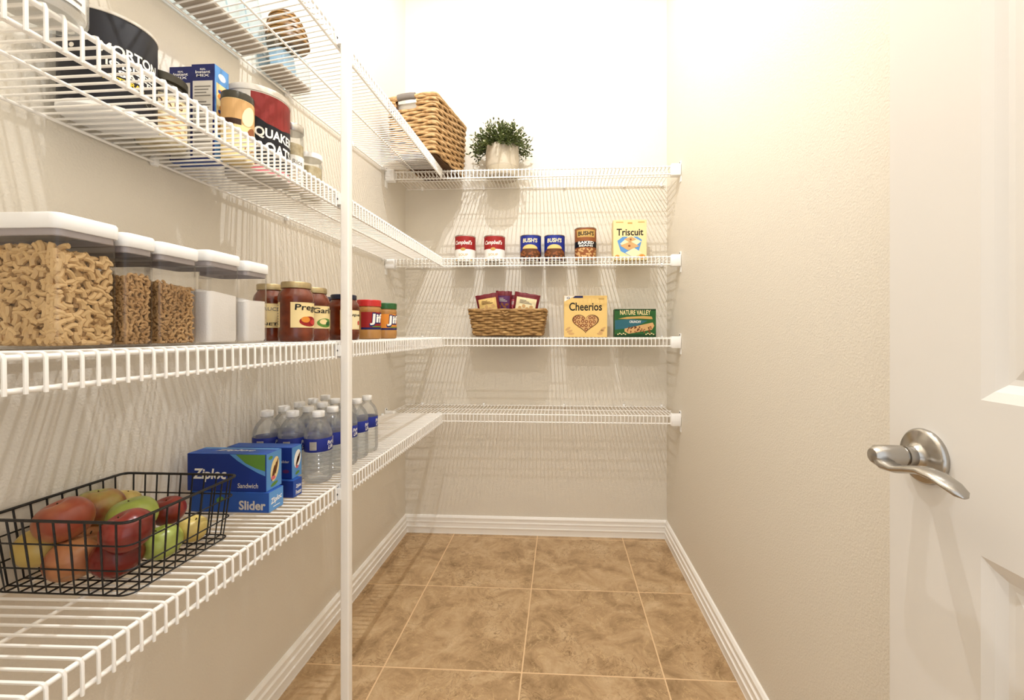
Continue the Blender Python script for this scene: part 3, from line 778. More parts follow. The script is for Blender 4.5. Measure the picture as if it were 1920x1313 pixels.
pasta_fill('small_pasta', 'small brown pasta heaped inside the third clear canister', CAN[2][1:5], 1.176, 0.0020, 0.0045, 2.0, 0.0052, 'pasta_dark', 2, 0.005)
def powder(lab, c, fill):
    _, x0, x1, y0, y1, zt = c; w, d = x1-x0-0.006, y1-y0-0.006
    mb = MB(); rings = [rrect(w-0.004, d-0.004, 0.006, 0.004, 5), rrect(w, d, 0.008, 0.008, 5)]
    n = len(rings[0]); rnd = random.Random(5)
    edge = [(x, y, fill-Z3-0.006+0.004*math.sin(60*x+40*y+zt*90)) for x, y, z in rrect(w, d, 0.008, 0, 5)]
    rings.append(edge)
    for s in (0.8, 0.55, 0.3, 0.1): rings.append([(x*s, y*s, fill-Z3-0.006+0.010*(1-s)+0.002*math.sin(80*x*s+70*y*s)) for x, y, z in edge])
    o = obj('powder', mb.loft(rings), 'flour', None, ((x0+x1)/2, (y0+y1)/2, Z3)); return tag(o, lab, 'powder', kind='stuff')
powder('white flour half filling the fourth clear canister', CAN[3], 1.176)
powder('white powder inside the last clear canister next to the jars', CAN[4], 1.168)

# ---- sauce jars and peanut butter
def sauce_jar(lab, x, y, rad, h, lidm, th, words, picture, lr=None, group='tomato sauce jars'):
    t = thing('sauce_jar', lab, 'jar', (x, y, Z3), group=group)
    lr = lr or rad*0.80
    obj('glass', MB().lathe([(rad*0.80, 0.0), (rad*0.93, 0.002), (rad, 0.012), (rad*0.985, 0.026), (rad*0.955, 0.030), (rad*0.955, h*0.66), (rad, h*0.69), (rad*0.995, h*0.74), (rad*0.94, h*0.80), (lr*0.98, h*0.87), (lr*0.93, h*0.90)], 40), 'sauce', t)
    obj('lid', MB().lathe([(lr*1.0, h*0.895), (lr*1.02, h*0.90), (lr*1.02, h*0.985), (lr*0.97, h), (lr*0.8, h*0.995)], 36), lidm, t)
    lab_o = obj('paper_label', MB().loft([[((rad*0.962)*math.cos(th+a), (rad*0.962)*math.sin(th+a), z) for a in [math.radians(-62+124*k/24) for k in range(25)]] for z in (h*0.235, h*0.655)], False, False, closed=False), 'cream', t)
    mp = cyl_map(rad*0.962, th)
    lw = rad*0.962*math.radians(124)
    for k, (wd, wz, ww, wh, wm) in enumerate(words):
        printed(lab_o, 'lettering', [T(wd, 0, h*wz, lw*ww, h*wh, 0.05, 0.015)], mp, wm, 2)
    for k, (shape, m_) in enumerate(picture):
        printed(lab_o, 'picture', [(lambda q: ([(a*lw, b*h) for a, b in q[0]], q[1]))(shape)], mp, m_, 1+k)
    # narrow second panel turned away from the aisle
    p2 = obj('side_label', MB().loft([[((rad*0.962)*math.cos(th+a), (rad*0.962)*math.sin(th+a), z) for a in [math.radians(-150+45*k/10) for k in range(11)]] for z in (h*0.235, h*0.655)], False, False, closed=False), 'cream', t)
    mp2 = cyl_map(rad*0.962, th+math.radians(-128))
    printed(p2, 'print_lines', [R(-0.008, 0.008, h*(0.28+0.045*k), h*(0.30+0.045*k)) for k in range(8)], mp2, 'grey', 1)
    return t
PREGO_PIC = [(ELL(0.02, 0.34, 0.30, 0.085), 'red'), (ELL(-0.10, 0.37, 0.13, 0.05), 'orange'), (ELL(0.16, 0.33, 0.13, 0.045), 'lid_red')]
GREEN_PIC = [(ELL(0.02, 0.34, 0.30, 0.085), 'leaf'), (ELL(-0.06, 0.36, 0.14, 0.05), 'cream'), (ELL(0.12, 0.33, 0.10, 0.04), 'green')]
def jx(u, X): a = at_X(u, X); return a[0], a[1]
TH0 = math.radians(-14)
x_, y_ = jx(509, -0.708)
sauce_jar('gold lidded tomato sauce jar behind the first one, half hidden by the last canister', x_, y_, 0.0385, 0.138, 'gold_lid', math.radians(-60), [('SAUCE', 0.56, 0.5, 0.06, 'grey'), ('NET', 0.30, 0.4, 0.05, 'black')], [])
x_, y_ = jx(555.6, -0.620)
sauce_jar('gold lidded tomato sauce jar with cream label, first in front of the canisters', x_, y_, 0.0388, 0.138, 'gold_lid', TH0, [('Prego', 0.56, 0.78, 0.13, 'black')], PREGO_PIC)
x_, y_ = jx(588.5, -0.622)
sauce_jar('gold lidded sauce jar with green pictured label, second in the front row', x_, y_, 0.0370, 0.133, 'gold_lid', TH0, [('Garlic', 0.57, 0.80, 0.10, 'black')], GREEN_PIC)
x_, y_ = jx(611.5, -0.702)
sauce_jar('dark lidded sauce jar with pale lettered label, left of the white post', x_, y_, 0.0362, 0.127, 'lid_navy', TH0, [('Marin', 0.57, 0.74, 0.085, 'black'), ('Deco', 0.42, 0.6, 0.07, 'black')], [(R(-0.42, 0.42, 0.25, 0.64), 'pale_cream')])
x_, y_ = jx(644.5, -0.622)
sauce_jar('navy lidded sauce jar partly hidden behind the white post', x_, y_, 0.0425, 0.129, 'lid_navy', TH0, [('Super', 0.55, 0.7, 0.085, 'black')], [(R(-0.42, 0.42, 0.25, 0.64), 'pale_cream'), (ELL(0.16, 0.38, 0.07, 0.05), 'lid_red')])

TH1 = math.radians(-34)
def pb_jar(lab, u, lidm, bandm, h):
    x, y = jx(u, -0.622); rad = 0.0375
    t = thing('peanut_butter_jar', lab, 'jar', (x, y, Z3), group='peanut butter jars')
    obj('body', MB().lathe([(rad*0.82, 0), (rad*0.97, 0.003), (rad, 0.012), (rad, 0.028), (rad*0.975, 0.031), (rad*0.975, h*0.70), (rad, h*0.73), (rad*0.97, h*0.80), (rad*0.90, h*0.845)], 40), 'pbutter', t)
    obj('lid', MB().lathe([(rad*0.985, h*0.835), (rad, h*0.84), (rad, h*0.985), (rad*0.96, h), (rad*0.8, h)], 40), lidm, t)
    lab_o = obj('paper_label', MB().loft([[((rad*0.982)*math.cos(TH1+a), (rad*0.982)*math.sin(TH1+a), z) for a in [math.radians(-72+144*k/28) for k in range(29)]] for z in (h*0.25, h*0.69)], False, False, closed=False), bandm, t)
    mp = cyl_map(rad*0.982, TH1)
    printed(lab_o, 'stripe', [R(-0.046, 0.046, h*0.25, h*0.30)], mp, 'navy', 1)
    printed(lab_o, 'logo_shadow', [T('Jif', 0.006, h*0.50, 0.052, h*0.36, 0.05, 0.07)], mp, 'navy', 2)
    printed(lab_o, 'logo', [T('Jif', 0.006, h*0.505, 0.047, h*0.29, 0.05, 0.035)], mp, 'white', 3)
    printed(lab_o, 'stripe', [R(-0.01, 0.03, h*0.31, h*0.335)], mp, 'leaf', 3)
    return t
pb_jar('peanut butter jar with red screw lid', 692, 'lid_red', 'red', 0.1265)
pb_jar('peanut butter jar with dark green screw lid', 723.5, 'lid_green', 'orange', 0.1255)

# ================================================================== SECOND LEFT SHELF (cans and cartons seen from below)
Z2 = SZ[1] + DECK
def pos(u, d):
    r = (u-CX)/F_PX; return d*(r*CA-SA), d*(r*SA+CA)
# salt canister
x_, y_ = pos(206, 0.752); RS = 0.0630; HS = 0.162
x_ = max(x_, XL+RS+0.004)
salt = thing('salt_canister', 'large round dark navy salt canister with white rim', 'canister', (x_, y_, Z2))
obj('drum', MB().lathe([(RS*0.97, 0.006), (RS, 0.008), (RS, HS-0.004), (RS*0.99, HS-0.002)], 56), 'deep_navy', salt)
obj('rim', MB().lathe([(RS*1.004, HS-0.005), (RS*1.018, HS-0.004), (RS*1.018, HS), (RS*0.98, HS+0.001), (RS*0.96, HS-0.002)], 56), 'light_grey', salt)
obj('base_cap', MB().lathe([(RS*0.98, 0.0), (RS*1.03, 0.0012), (RS*1.03, 0.007), (RS*1.0, 0.008)], 56), 'lid_white', salt)
mp = cyl_map(RS, math.radians(-14))
printed(salt, 'lettering', [T('MORTON', 0.0, 0.100, 0.086, 0.0175, 0, 0.03)], mp, 'white', 1)
printed(salt, 'lettering', [T('IODIZED', 0.0, 0.077, 0.072, 0.0105, 0, 0.02), T('SALT', 0.004, 0.064, 0.05, 0.0105, 0, 0.02)], mp, 'white', 1)
printed(salt, 'lettering', [T('NATURAL', -0.012, 0.052, 0.055, 0.008, 0, 0.03)], mp, 'yellow', 1)
mp2 = cyl_map(RS, math.radians(-86))
printed(salt, 'small_print', [ELL(-0.004, 0.128, 0.009, 0.003, 12, 0.5), ELL(0.006, 0.122, 0.008, 0.003, 12, -0.4), ELL(0.0, 0.112, 0.006, 0.003, 12), ELL(0.0, 0.094, 0.004, 0.004, 12), ELL(0.0, 0.074, 0.007, 0.003, 12, 0.4)], mp2, 'light_grey', 1)
mp3 = cyl_map(RS, math.radians(-8))
printed(salt, 'seal', [ELL(0.018, 0.034, 0.011, 0.011, 24)], mp3, 'black', 1)
printed(salt, 'seal_ring', [([(0.018+rr*math.cos(2*PI*k/24), 0.034+rr*math.sin(2*PI*k/24)) for rr in (0.006, 0.0072) for k in range(24)], [(k, (k+1) % 24, 24+(k+1) % 24, 24+k) for k in range(24)])], mp3, 'grey', 2)

# glass jar in the near top corner
x_, y_ = pos(70, 0.50)
gj = thing('glass_jar', 'clear glass jar with lettered white label, nearest on the second shelf', 'jar', (x_, y_, Z2))
obj('glass', MB().lathe([(0.034, 0.0), (0.040, 0.002), (0.042, 0.008), (0.042, 0.085), (0.036, 0.098), (0.035, 0.104)], 40), 'glass_jar', gj)
obj('contents', MB().lathe([(0.033, 0.004), (0.0395, 0.010), (0.0395, 0.060), (0.02, 0.064), (0.002, 0.062)], 36), 'flour', gj)
obj('lid', MB().lathe([(0.037, 0.100), (0.038, 0.101), (0.038, 0.116), (0.036, 0.118)], 36), 'steel', gj)
mp = cyl_map(0.0422, math.radians(-22))
pl = printed(gj, 'paper_label', [R(-0.034, 0.034, 0.012, 0.080)], mp, 'white', 1)
printed(pl, 'print_lines', [R(-0.028, 0.028-0.012*(k % 3), 0.018+0.007*k, 0.0205+0.007*k) for k in range(8)], mp, 'grey', 2)

def lidded_jar(name, lab, cat, u, d, rad, h, lidm, bodym, group=None, label_fn=None, glass=True):
    x, y = pos(u, d)
    t = thing(name, lab, cat, (x, y, Z2), group=group)
    if glass:
        obj('glass', MB().lathe([(rad*0.85, 0), (rad*0.97, 0.002), (rad, 0.008), (rad, h*0.76), (rad*0.92, h*0.86), (rad*0.90, h*0.90)], 40), 'glass_jar', t)
        obj('contents', MB().lathe([(rad*0.84, 0.004), (rad*0.95, 0.009), (rad*0.95, h*0.70), (rad*0.6, h*0.72), (0.002, h*0.715)], 36), bodym, t)
    else:
        obj('body', MB().lathe([(rad*0.96, 0), (rad, 0.002), (rad, h*0.94)], 44), bodym, t)
    obj('lid', MB().lathe([(rad*0.99, h*0.885), (rad*1.015, h*0.89), (rad*1.015, h*0.985), (rad*0.97, h), (rad*0.9, h*0.995)], 40), lidm, t)
    if label_fn: label_fn(t, rad, h)
    return t
def oat_label(t, rad, h):
    mp = cyl_map(rad*1.003, math.radians(-30))
    pl = printed(t, 'paper_label', [R(-rad*1.0, rad*1.0, h*0.10, h*0.66)], mp, 'pale_cream', 1)
    printed(pl, 'lettering', [T('OATS', 0, h*0.58, rad*1.2, h*0.09)], mp, 'brown', 2)
    printed(pl, 'print_lines', [R(-rad*0.8, rad*(0.8-0.3*(k % 2)), h*(0.14+0.06*k), h*(0.165+0.06*k)) for k in range(6)], mp, 'tan', 2)
lidded_jar('glass_jar', 'glass jar of oats with dark lid beside the salt canister', 'jar', 303, 0.862, 0.0410, 0.140, 'lid_black', 'oats', 'glass jars on the second shelf', oat_label)

# two blue cartons
def blue_carton(lab, x0, x1, y0, y1, h, big):
    w, d = x1-x0, y1-y0
    t, mp = carton('food_carton', lab, 'carton', w, d, h, ((x0+x1)/2, (y0+y1)/2, Z2), 'blue', group='blue food cartons on the second shelf')
    fr, rt = mp['front'], mp['right']
    printed(t, 'front_panel', [R(-w/2+0.0005, w/2-0.0005, 0.0005, h-0.0005)], fr, 'navy', 1)
    fp = printed(t, 'facts_panel', [R(-w*0.44, w*0.42, 0.006, h*0.825)], fr, 'light_grey', 2)
    printed(fp, 'print_lines', [R(-w*0.36, w*(0.34-0.18*((k*7) % 3)/2), h*(0.76-0.032*k), h*(0.772-0.032*k)) for k in range(21) if k % 5 != 4], fr, 'grey', 3)
    printed(t, 'lettering', [T('REAL', 0, h*0.945, w*0.24, h*0.018), T('Instant', 0, h*0.918, w*0.64, h*0.030), T('MIX', 0, h*0.880, w*0.56, h*0.026)], fr, 'white', 2)
    printed(t, 'side_panel', [R(-d/2+0.0005, d/2-0.0005, 0.0005, h-0.0005)], rt, 'sky', 1)
    printed(t, 'badge', [ELL(0.0, h*0.90, d*0.26, h*0.038, 20)], rt, 'white', 2)
    printed(t, 'side_picture', [R(-d*0.40, d*0.30, h*0.30, h*0.82)], rt, 'cream', 2)
    printed(t, 'side_picture', [ELL(d*(-0.15+0.12*(k % 3)), h*(0.36+0.055*k), d*0.17, h*0.026, 12, 0.5) for k in range(8)], rt, 'orange', 3)
    printed(t, 'side_picture', [ELL(d*(0.05-0.12*(k % 3)), h*(0.39+0.07*k), d*0.10, h*0.018, 12, -0.4) for k in range(6)], rt, 'blue', 4)
blue_carton('blue food carton with printed facts panel, right of its twin', -0.7885, -0.7370, 0.8780, 0.9170, 0.206, True)
blue_carton('blue food carton with printed facts panel, left of its twin against the wall', -0.8430, -0.7915, 0.8830, 0.9220, 0.205, False)

def gold_can_label(t, rad, h):
    mp = cyl_map(rad, math.radians(-32))
    printed(t, 'upper_band', [R(-rad*2.2, rad*2.2, h*0.52, h*0.88)], mp, 'tan', 1)
    printed(t, 'dark_band', [R(-rad*2.2, -rad*0.15, h*0.50, h*0.585)], mp, 'dark_brown', 2)
    printed(t, 'lower_band', [R(-rad*2.2, rad*2.2, h*0.04, h*0.50)], mp, 'cream', 1)
    printed(t, 'picture', [ELL(rad*0.35, h*0.66, rad*0.42, h*0.16, 20, -0.3)], mp, 'pale_cream', 3)
    printed(t, 'picture', [ELL(rad*0.55, h*0.42, rad*0.30, h*0.10, 20, -0.5)], mp, 'chestnut', 3)
    printed(t, 'lettering', [T('Oats', rad*0.5, h*0.16, rad*0.9, h*0.10)], mp, 'chestnut', 2)
lidded_jar('oat_tin', 'small tan and cream tin with dark rim, between blue carton and oats canister', 'tin', 446, 0.930, 0.0300, 0.142, 'lid_black', 'cream', None, gold_can_label, glass=False)

# big oats canister
x_, y_ = pos(484.5, 1.039); RO = 0.0665; HO = 0.200
oat = thing('oats_canister', 'large round red and navy oats canister with white lid', 'canister', (x_, y_, Z2))
obj('drum', MB().lathe([(RO*0.985, 0.0), (RO, 0.002), (RO, HO*0.94)], 60), 'light_grey', oat)
obj('lid', MB().lathe([(RO*1.0, HO*0.925), (RO*1.02, HO*0.93), (RO*1.02, HO*0.985), (RO*0.99, HO), (RO*0.9, HO)], 60), 'light_grey', oat)
mp = cyl_map(RO, math.radians(-22))
printed(oat, 'red_panel', [R(-0.052, 0.085, HO*0.40, HO*0.915)], mp, 'oat_red', 1)
printed(oat, 'dark_panel', [POLY((-0.052, HO*0.09), (0.085, HO*0.09), (0.085, HO*0.64), (0.05, HO*0.61), (0.015, HO*0.56), (-0.02, HO*0.58), (-0.052, HO*0.66))], mp, 'deep_navy', 2)
printed(oat, 'lettering', [T('QUAKER', 0.005, HO*0.46, 0.100, HO*0.130, 0, 0.03), T('OATS', 0.012, HO*0.305, 0.072, HO*0.130, 0, 0.03)], mp, 'white', 3)
printed(oat, 'foot_band', [R(-0.052, 0.085, 0.002, HO*0.085)], mp, 'pink', 1)

def pale_label(t, rad, h):
    mp = cyl_map(rad*1.003, math.radians(-30))
    pl = printed(t, 'paper_label', [R(-rad, rad, h*0.12, h*0.52)], mp, 'white', 1)
    printed(pl, 'lettering', [T('Rice', 0, h*0.42, rad*1.0, h*0.07)], mp, 'grey', 2)
    printed(pl, 'print_lines', [R(-rad*0.7, rad*0.6, h*(0.16+0.05*k), h*(0.175+0.05*k)) for k in range(4)], mp, 'tan', 2)
lidded_jar('glass_jar', 'tall slim glass jar with grey lid, next to the oats canister', 'jar', 549, 1.124, 0.0255, 0.172, 'steel', 'oats', 'glass jars on the second shelf', pale_label)
lidded_jar('glass_jar', 'short glass jar with pale lid, last on the second shelf before the post', 'jar', 583, 1.190, 0.0280, 0.123, 'lid_white', 'oats', 'glass jars on the second shelf')

# ================================================================== TOP LEFT SHELF
def on_top(x, y):
    zr, zf = left_z(0, y); t = (x-XL-0.004)/WL
    return zr+(zf-zr)*t+DECK+0.001, -math.atan2(zf-zr, WL)
def clear_bin(lab, x0, x1, y0, y1, h, m, stack=None):
    cx_, cy_ = (x0+x1)/2, (y0+y1)/2; z, a = on_top(cx_, (y0+y1)/2); z = max(z, on_top(cx_, y1)[0])
    slope_y = math.atan2(on_top(cx_, y1)[0]-on_top(cx_, y0)[0], y1-y0)
    z = on_top(cx_, cy_)[0]+0.0012
    t = thing('clear_bin', lab, 'bin', (cx_, cy_, z), group='clear bins on the top shelf', rot=(slope_y, a, 0))
    w, d = x1-x0, y1-y0
    obj('base', MB().loft([rrect(w-0.008, d-0.008, 0.008, 0.0, 4), rrect(w-0.002, d-0.002, 0.010, 0.003, 4), rrect(w-0.002, d-0.002, 0.010, 0.005, 4)]), 'frost', t)
    obj('side_walls', MB().loft([rrect(w, d, 0.010, 0.005, 4), rrect(w+0.004, d+0.004, 0.011, h, 4)], False, False), m, t)
    obj('rim', MB().tube(rrect(w+0.005, d+0.005, 0.011, h, 4), 0.0022, 6, closed=True), m, t)
    return t
b1 = clear_bin('clear plastic bin with grey base, nearest on the top shelf', -0.853, -0.778, 0.74, 1.115, 0.22, 'clear_blue')
for k in range(5):
    obj('rib', MB().box(-0.0375+0.0755, -0.0375+0.0767, -0.17+0.07*k, -0.166+0.07*k, 0.01, 0.21), 'clear_blue', b1, smooth=False)
b2 = clear_bin('clear pale blue bin with grey base, second on the top shelf', -0.853, -0.785, 1.165, 1.325, 0.083, 'clear_blue')
tw = thing('paper_stack', 'pale blue folded stack inside the second clear bin', 'stack', (-0.819, 1.235, on_top(-0.819, 1.235)[0]+0.0085), rot=b2.rotation_euler)
obj('block', MB().loft([rrect(0.044, 0.06, 0.006, 0), rrect(0.046, 0.062, 0.007, 0.03), rrect(0.044, 0.06, 0.006, 0.066)]), 'pale_blue', tw)
# ribbed golden brown dome lying on the second bin
dm = thing('ribbed_bowl', 'golden brown ribbed rounded bowl turned over on the second clear bin', 'bowl', (-0.803, 1.230, on_top(-0.819, 1.245)[0]+0.090), rot=b2.rotation_euler)
obj('shell', MB().lathe([(0.052, 0.0), (0.055, 0.004), (0.054, 0.024), (0.049, 0.054), (0.038, 0.082), (0.021, 0.099), (0.002, 0.104)], 40), 'honey', dm)
for z, r_ in ((0.004, 0.055), (0.019, 0.0545), (0.034, 0.053), (0.049, 0.050), (0.064, 0.0455), (0.078, 0.040), (0.090, 0.031)):
    obj('rib', MB().tube([(r_*math.cos(2*PI*k/32), r_*math.sin(2*PI*k/32), z) for k in range(32)], 0.0026, 6, closed=True), 'honey', dm)

# ---- woven baskets
def woven(name, lab, loc, rz, w0, d0, w1, d1, h, rows, amp, rad, m, md, stakes, slot=None, rim_r=0.008, rim_drop=0.0):
    t = thing(name, lab, 'basket', loc, rz)
    def peri(t_, off, nseg, z):
        w = w0+(w1-w0)*t_+2*off; d = d0+(d1-d0)*t_+2*off; r = 0.018
        base = rrect(w, d, r, z, 4)
        # resample evenly
        pts = [Vector(p) for p in base]; L = [0.0]
        for k in range(len(pts)): L.append(L[-1]+(pts[(k+1) % len(pts)]-pts[k]).length)
        out = []; tot = L[-1]; j = 0
        for k in range(nseg):
            s = tot*k/nseg
            while L[j+1] < s: j += 1
            a, b = pts[j], pts[(j+1) % len(pts)]; out.append(a+(b-a)*((s-L[j])/max(1e-9, L[j+1]-L[j])))
        return out
    shell_rings = [[tuple(p) for p in peri(0.0, -rad*1.3, 80, 0.004)], [tuple(p) for p in peri(0.0, -rad*1.0, 80, 0.006)]]
    htop = h - (slot[3] if slot else 0)
    shell_rings.append([tuple(p) for p in peri(htop/h, -rad*1.0, 80, htop-0.004)])
    obj('gap_shade_shell', MB().loft(shell_rings, True, False), md, t)  # added dark shell blocks light, so the weave gaps look shadowed
    if slot:
        ring = [p for p in peri(htop/h, -rad*1.0, 160, htop-0.004)]; ringt = [p for p in peri(1.0, -rad*1.0, 160, h-0.006)]
        keep = [not (p.y < 0 and abs(p.x-slot[0]) < slot[1]/2 and abs(p.y) > d0*0.4) for p in ring]
        st = next(k for k in range(160) if keep[k] and not keep[k-1]); idx = []
        for k in range(160):
            kk = (st+k) % 160
            if not keep[kk]: break
            idx.append(kk)
        obj('gap_shade_shell', MB().loft([[tuple(ring[k]) for k in idx], [tuple(ringt[k]) for k in idx]], False, False, closed=False), md, t)  # upper part of the added dark shell, open at the hand hole
    N = stakes*4; rnd = random.Random(rows)
    for i in range(rows):
        f = (i+0.5)/rows; z = 0.004+rad*0.6+f*(h-0.010)
        P = peri(f, 0.0, N, z); c = Vector((0, 0, z)); q = []
        ph = rnd.uniform(0, 0.5)
        for k, p in enumerate(P):
            nrm = (P[(k+1) % N]-P[k-1]).normalized().cross(Vector((0, 0, 1)))
            q.append(p + nrm*(amp*math.sin(2*PI*k/8.0+PI*i+ph)) + Vector((0, 0, rad*0.28*math.sin(2*PI*k/8.0*0.5+i*1.7+ph))))
        zlo = slot[2]-slot[3] if slot else 9
        if slot and zlo-rad*0.3 < z:
            # leave the hand hole open in the front face
            seg = [p for p in q]; keep = [not (p.y < 0 and abs(p.x-slot[0]) < slot[1]/2 and abs(p.y) > d0*0.4) for p in seg]
            st = next(k for k in range(N) if keep[k] and not keep[k-1]); run = []
            for k in range(N):
                kk = (st+k) % N
                if not keep[kk]: break
                run.append(seg[kk])
            obj('strand', MB().tube(run, rad, 6, ra=rad*1.08, rb=rad*0.8, up=(0,0,1)), m, t)
        else:
            obj('strand', MB().tube(q, rad, 6, closed=True, ra=rad*1.08, rb=rad*0.8, up=(0,0,1)), m, t)
    P = peri(1.0, 0.0, 96, h); rr = []
    for k, p in enumerate(P): rr.append((p.x, p.y, p.z-0.002+0.0012*math.sin(k*1.1)))
    obj('rim', MB().tube(rr, rim_r, 8, closed=True), m, t)
    return t
# large seagrass basket on the top shelf corner
RZ = -math.radians(10.4)
ux, uy = Vector((math.cos(RZ), math.sin(RZ))), Vector((-math.sin(RZ), math.cos(RZ)))
corner = Vector((-0.558, 1.888)); cen = corner - ux*0.118 + uy*0.172
big = woven('seagrass_basket', 'large tan seagrass basket with grey handle on the top shelf corner', (cen.x, cen.y, SZ[0]+DECK+0.004), RZ, 0.222, 0.330, 0.240, 0.350, 0.268, 19, 0.0046, 0.0068, 'seagrass', 'seagrass_gap_shade', 22,
            slot=(-0.022, 0.085, 0.268, 0.058), rim_r=0.0095)
obj('handle_wrap', MB().tube([(-0.022-0.043, -0.175, 0.266), (-0.022-0.02, -0.1765, 0.268), (-0.022+0.02, -0.1765, 0.268), (-0.022+0.043, -0.175, 0.266)], 0.0115, 12, ra=0.0155, rb=0.0105, up=(0,0,1)), 'grey_fabric', big)
# cloth lining visible through the hand hole
obj('cloth_lining', MB().loft([[(p[0], p[1], z) for p in rrect(0.196, 0.306, 0.015, 0, 4)] for z in (0.15, 0.250)], False, False), 'light_grey', big)

# ---- potted plant on the top back shelf
x_, y_, d_ = at_Y(942, 2.205)
pl = thing('potted_plant', 'bushy green plant in a pale stone pot on the top shelf', 'plant', (x_, y_, SZ[0]+DECK))
RP, HP = 0.0845, 0.155
obj('pot', MB().lathe([(RP*0.93, 0.0), (RP*0.96, 0.003), (RP*0.965, 0.044), (RP*0.985, 0.047), (RP*1.0, 0.052), (RP*1.0, HP-0.004), (RP*0.985, HP), (RP*0.94, HP), (RP*0.92, HP-0.012)], 56, cap1=False), 'pot', pl)
obj('pot_band', MB().lathe([(RP*0.967, 0.004), (RP*0.972, 0.005), (RP*0.972, 0.041), (RP*0.967, 0.043)], 56, cap0=False, cap1=False), 'pot_base', pl)
obj('soil', MB().lathe([(RP*0.93, HP-0.016), (RP*0.5, HP-0.008), (0.002, HP-0.006)], 32), 'soil', pl)
fo = MB(); fl = MB(); rnd = random.Random(11)
def leaf(mb, p, dirv, L, w):
    d = dirv.normalized(); s = d.cross(Vector((rnd.uniform(-1,1), rnd.uniform(-1,1), rnd.uniform(-.3,1)))).normalized(); n = s.cross(d)
    b = p; m1 = p+d*L*0.35+n*L*0.05; m2 = p+d*L*0.7+n*L*0.06; e = p+d*L
    mb.add([b, m1+s*w, m2+s*w*0.8, e, m2-s*w*0.8, m1-s*w, m1-n*w*0.35, m2-n*w*0.3], [(0,6,1),(6,7,2,1),(7,3,2),(0,5,6),(5,4,7,6),(4,3,7)])
for k in range(300):
    a = rnd.uniform(0, 2*PI); el = rnd.uniform(0.02, 1.0)**0.8
    th = el*1.50                              # 0 straight up .. 1.6 sideways and drooping
    L = rnd.uniform(0.085, 0.135)*(1.02 if th < 0.9 else 0.98)
    p = Vector((RP*0.72*math.sin(th)*math.cos(a)*rnd.uniform(.4,1), RP*0.72*math.sin(th)*math.sin(a)*rnd.uniform(.4,1), HP-0.008))
    d = Vector((math.sin(th)*math.cos(a), math.sin(th)*math.sin(a), math.cos(th)+0.22)).normalized()
    pts = [p]; q = p.copy(); dd = d.copy(); S = 7
    for s in range(S):
        dd = (dd + Vector((rnd.uniform(-.12,.12), rnd.uniform(-.12,.12), -0.10*th))).normalized(); q = q+dd*(L/S); pts.append(q.copy())
    if max(v.y for v in pts) > YB-0.012-y_ : continue
    fo.tube(pts, 0.0010, 4)
    for s in range(2, S+1):
        for kk in range(2):
            ld = (dd*0.7+Vector((rnd.uniform(-1,1), rnd.uniform(-1,1), rnd.uniform(-.3,.9)))*0.8)
            tipy = pts[s].y + 0.02
            if tipy > YB-0.006-y_: continue
            leaf(fo, pts[s], ld, rnd.uniform(0.013, 0.023), rnd.uniform(0.0024, 0.0046))
    if rnd.random() < 0.10:
        for kk in range(5): leaf(fl, q, Vector((math.cos(kk*1.256), math.sin(kk*1.256), 0.3)), 0.008, 0.003)
o = obj('foliage', fo, 'foliage', pl, smooth=False); o['kind'] = 'stuff'
o = obj('blossoms', fl, 'blossom', pl, smooth=False); o['kind'] = 'stuff'

# ================================================================== BACK SHELVES
def can(lab, u0, u1, ytop, m_main, paint, yc=2.245, cat='can', name='food_can'):
    x, y, d = at_Y((u0+u1)/2, yc); rad = (u1-u0)/2*d/F_PX
    h = z_of(ytop, d-rad*0.9) - Z2
    t = thing(name, lab, cat, (x, y, Z2), group='food cans on the end wall shelf')
    obj('body', MB().lathe([(rad*0.965, 0.0005), (rad*0.975, 0.004), (rad*0.975, h-0.005)], 48), m_main, t)
    for z0 in (0.0, h-0.005):
        obj('rim', MB().lathe([(rad*0.975, z0), (rad*1.0, z0+0.0008), (rad*1.0, z0+0.0042), (rad*0.97, z0+0.005), (rad*0.94, z0+0.0035)], 48), 'steel', t)
    paint(t, cyl_map(rad*0.976, math.radians(-90)), rad, h)
    return t
def soup(t, mp, r, h):
    printed(t, 'red_half', [R(-r*2.6, r*2.6, h*0.47, h-0.006)], mp, 'red', 1)
    printed(t, 'lettering', [T("Campbell's", 0, h*0.70, r*1.78, h*0.20, 0.3, 0.02)], mp, 'white', 2)
    printed(t, 'medal', [ELL(0, h*0.465, r*0.24, h*0.060, 20)], mp, 'gold', 2)
    printed(t, 'lettering', [T('SOUP', 0, h*0.26, r*0.9, h*0.09)], mp, 'gold', 1)
    printed(t, 'ornament', [ELL(s*r*0.80, h*0.10, r*0.14, h*0.05, 12) for s in (-1, 0, 1)], mp, 'gold', 1)
def beans_blue(t, mp, r, h):
    printed(t, 'lettering', [T("BUSH'S", 0, h*0.78, r*1.45, h*0.16, 0.1, 0.03)], mp, 'pale_cream', 1)
    printed(t, 'picture', [POLY(*[(r*1.35*math.cos(a), h*0.20+h*0.30*math.sin(a)) for a in [PI*k/14 for k in range(15)]])], mp, 'brown', 1)
    printed(t, 'picture', [POLY(*[(r*0.75*math.cos(a), h*0.47+h*0.15*math.sin(a)) for a in [PI*k/14 for k in range(15)]])], mp, 'cereal', 2)
    rr = random.Random(3)
    printed(t, 'beans', [ELL(rr.uniform(-1.1, 1.1)*r, h*rr.uniform(0.06, 0.36), r*0.12, h*0.032, 10, rr.uniform(-1, 1)) for k in range(26)], mp, 'chestnut', 2)
    printed(t, 'foot_band', [R(-r*2, r*2, 0.006, h*0.20)], mp, 'dark_brown', 1)
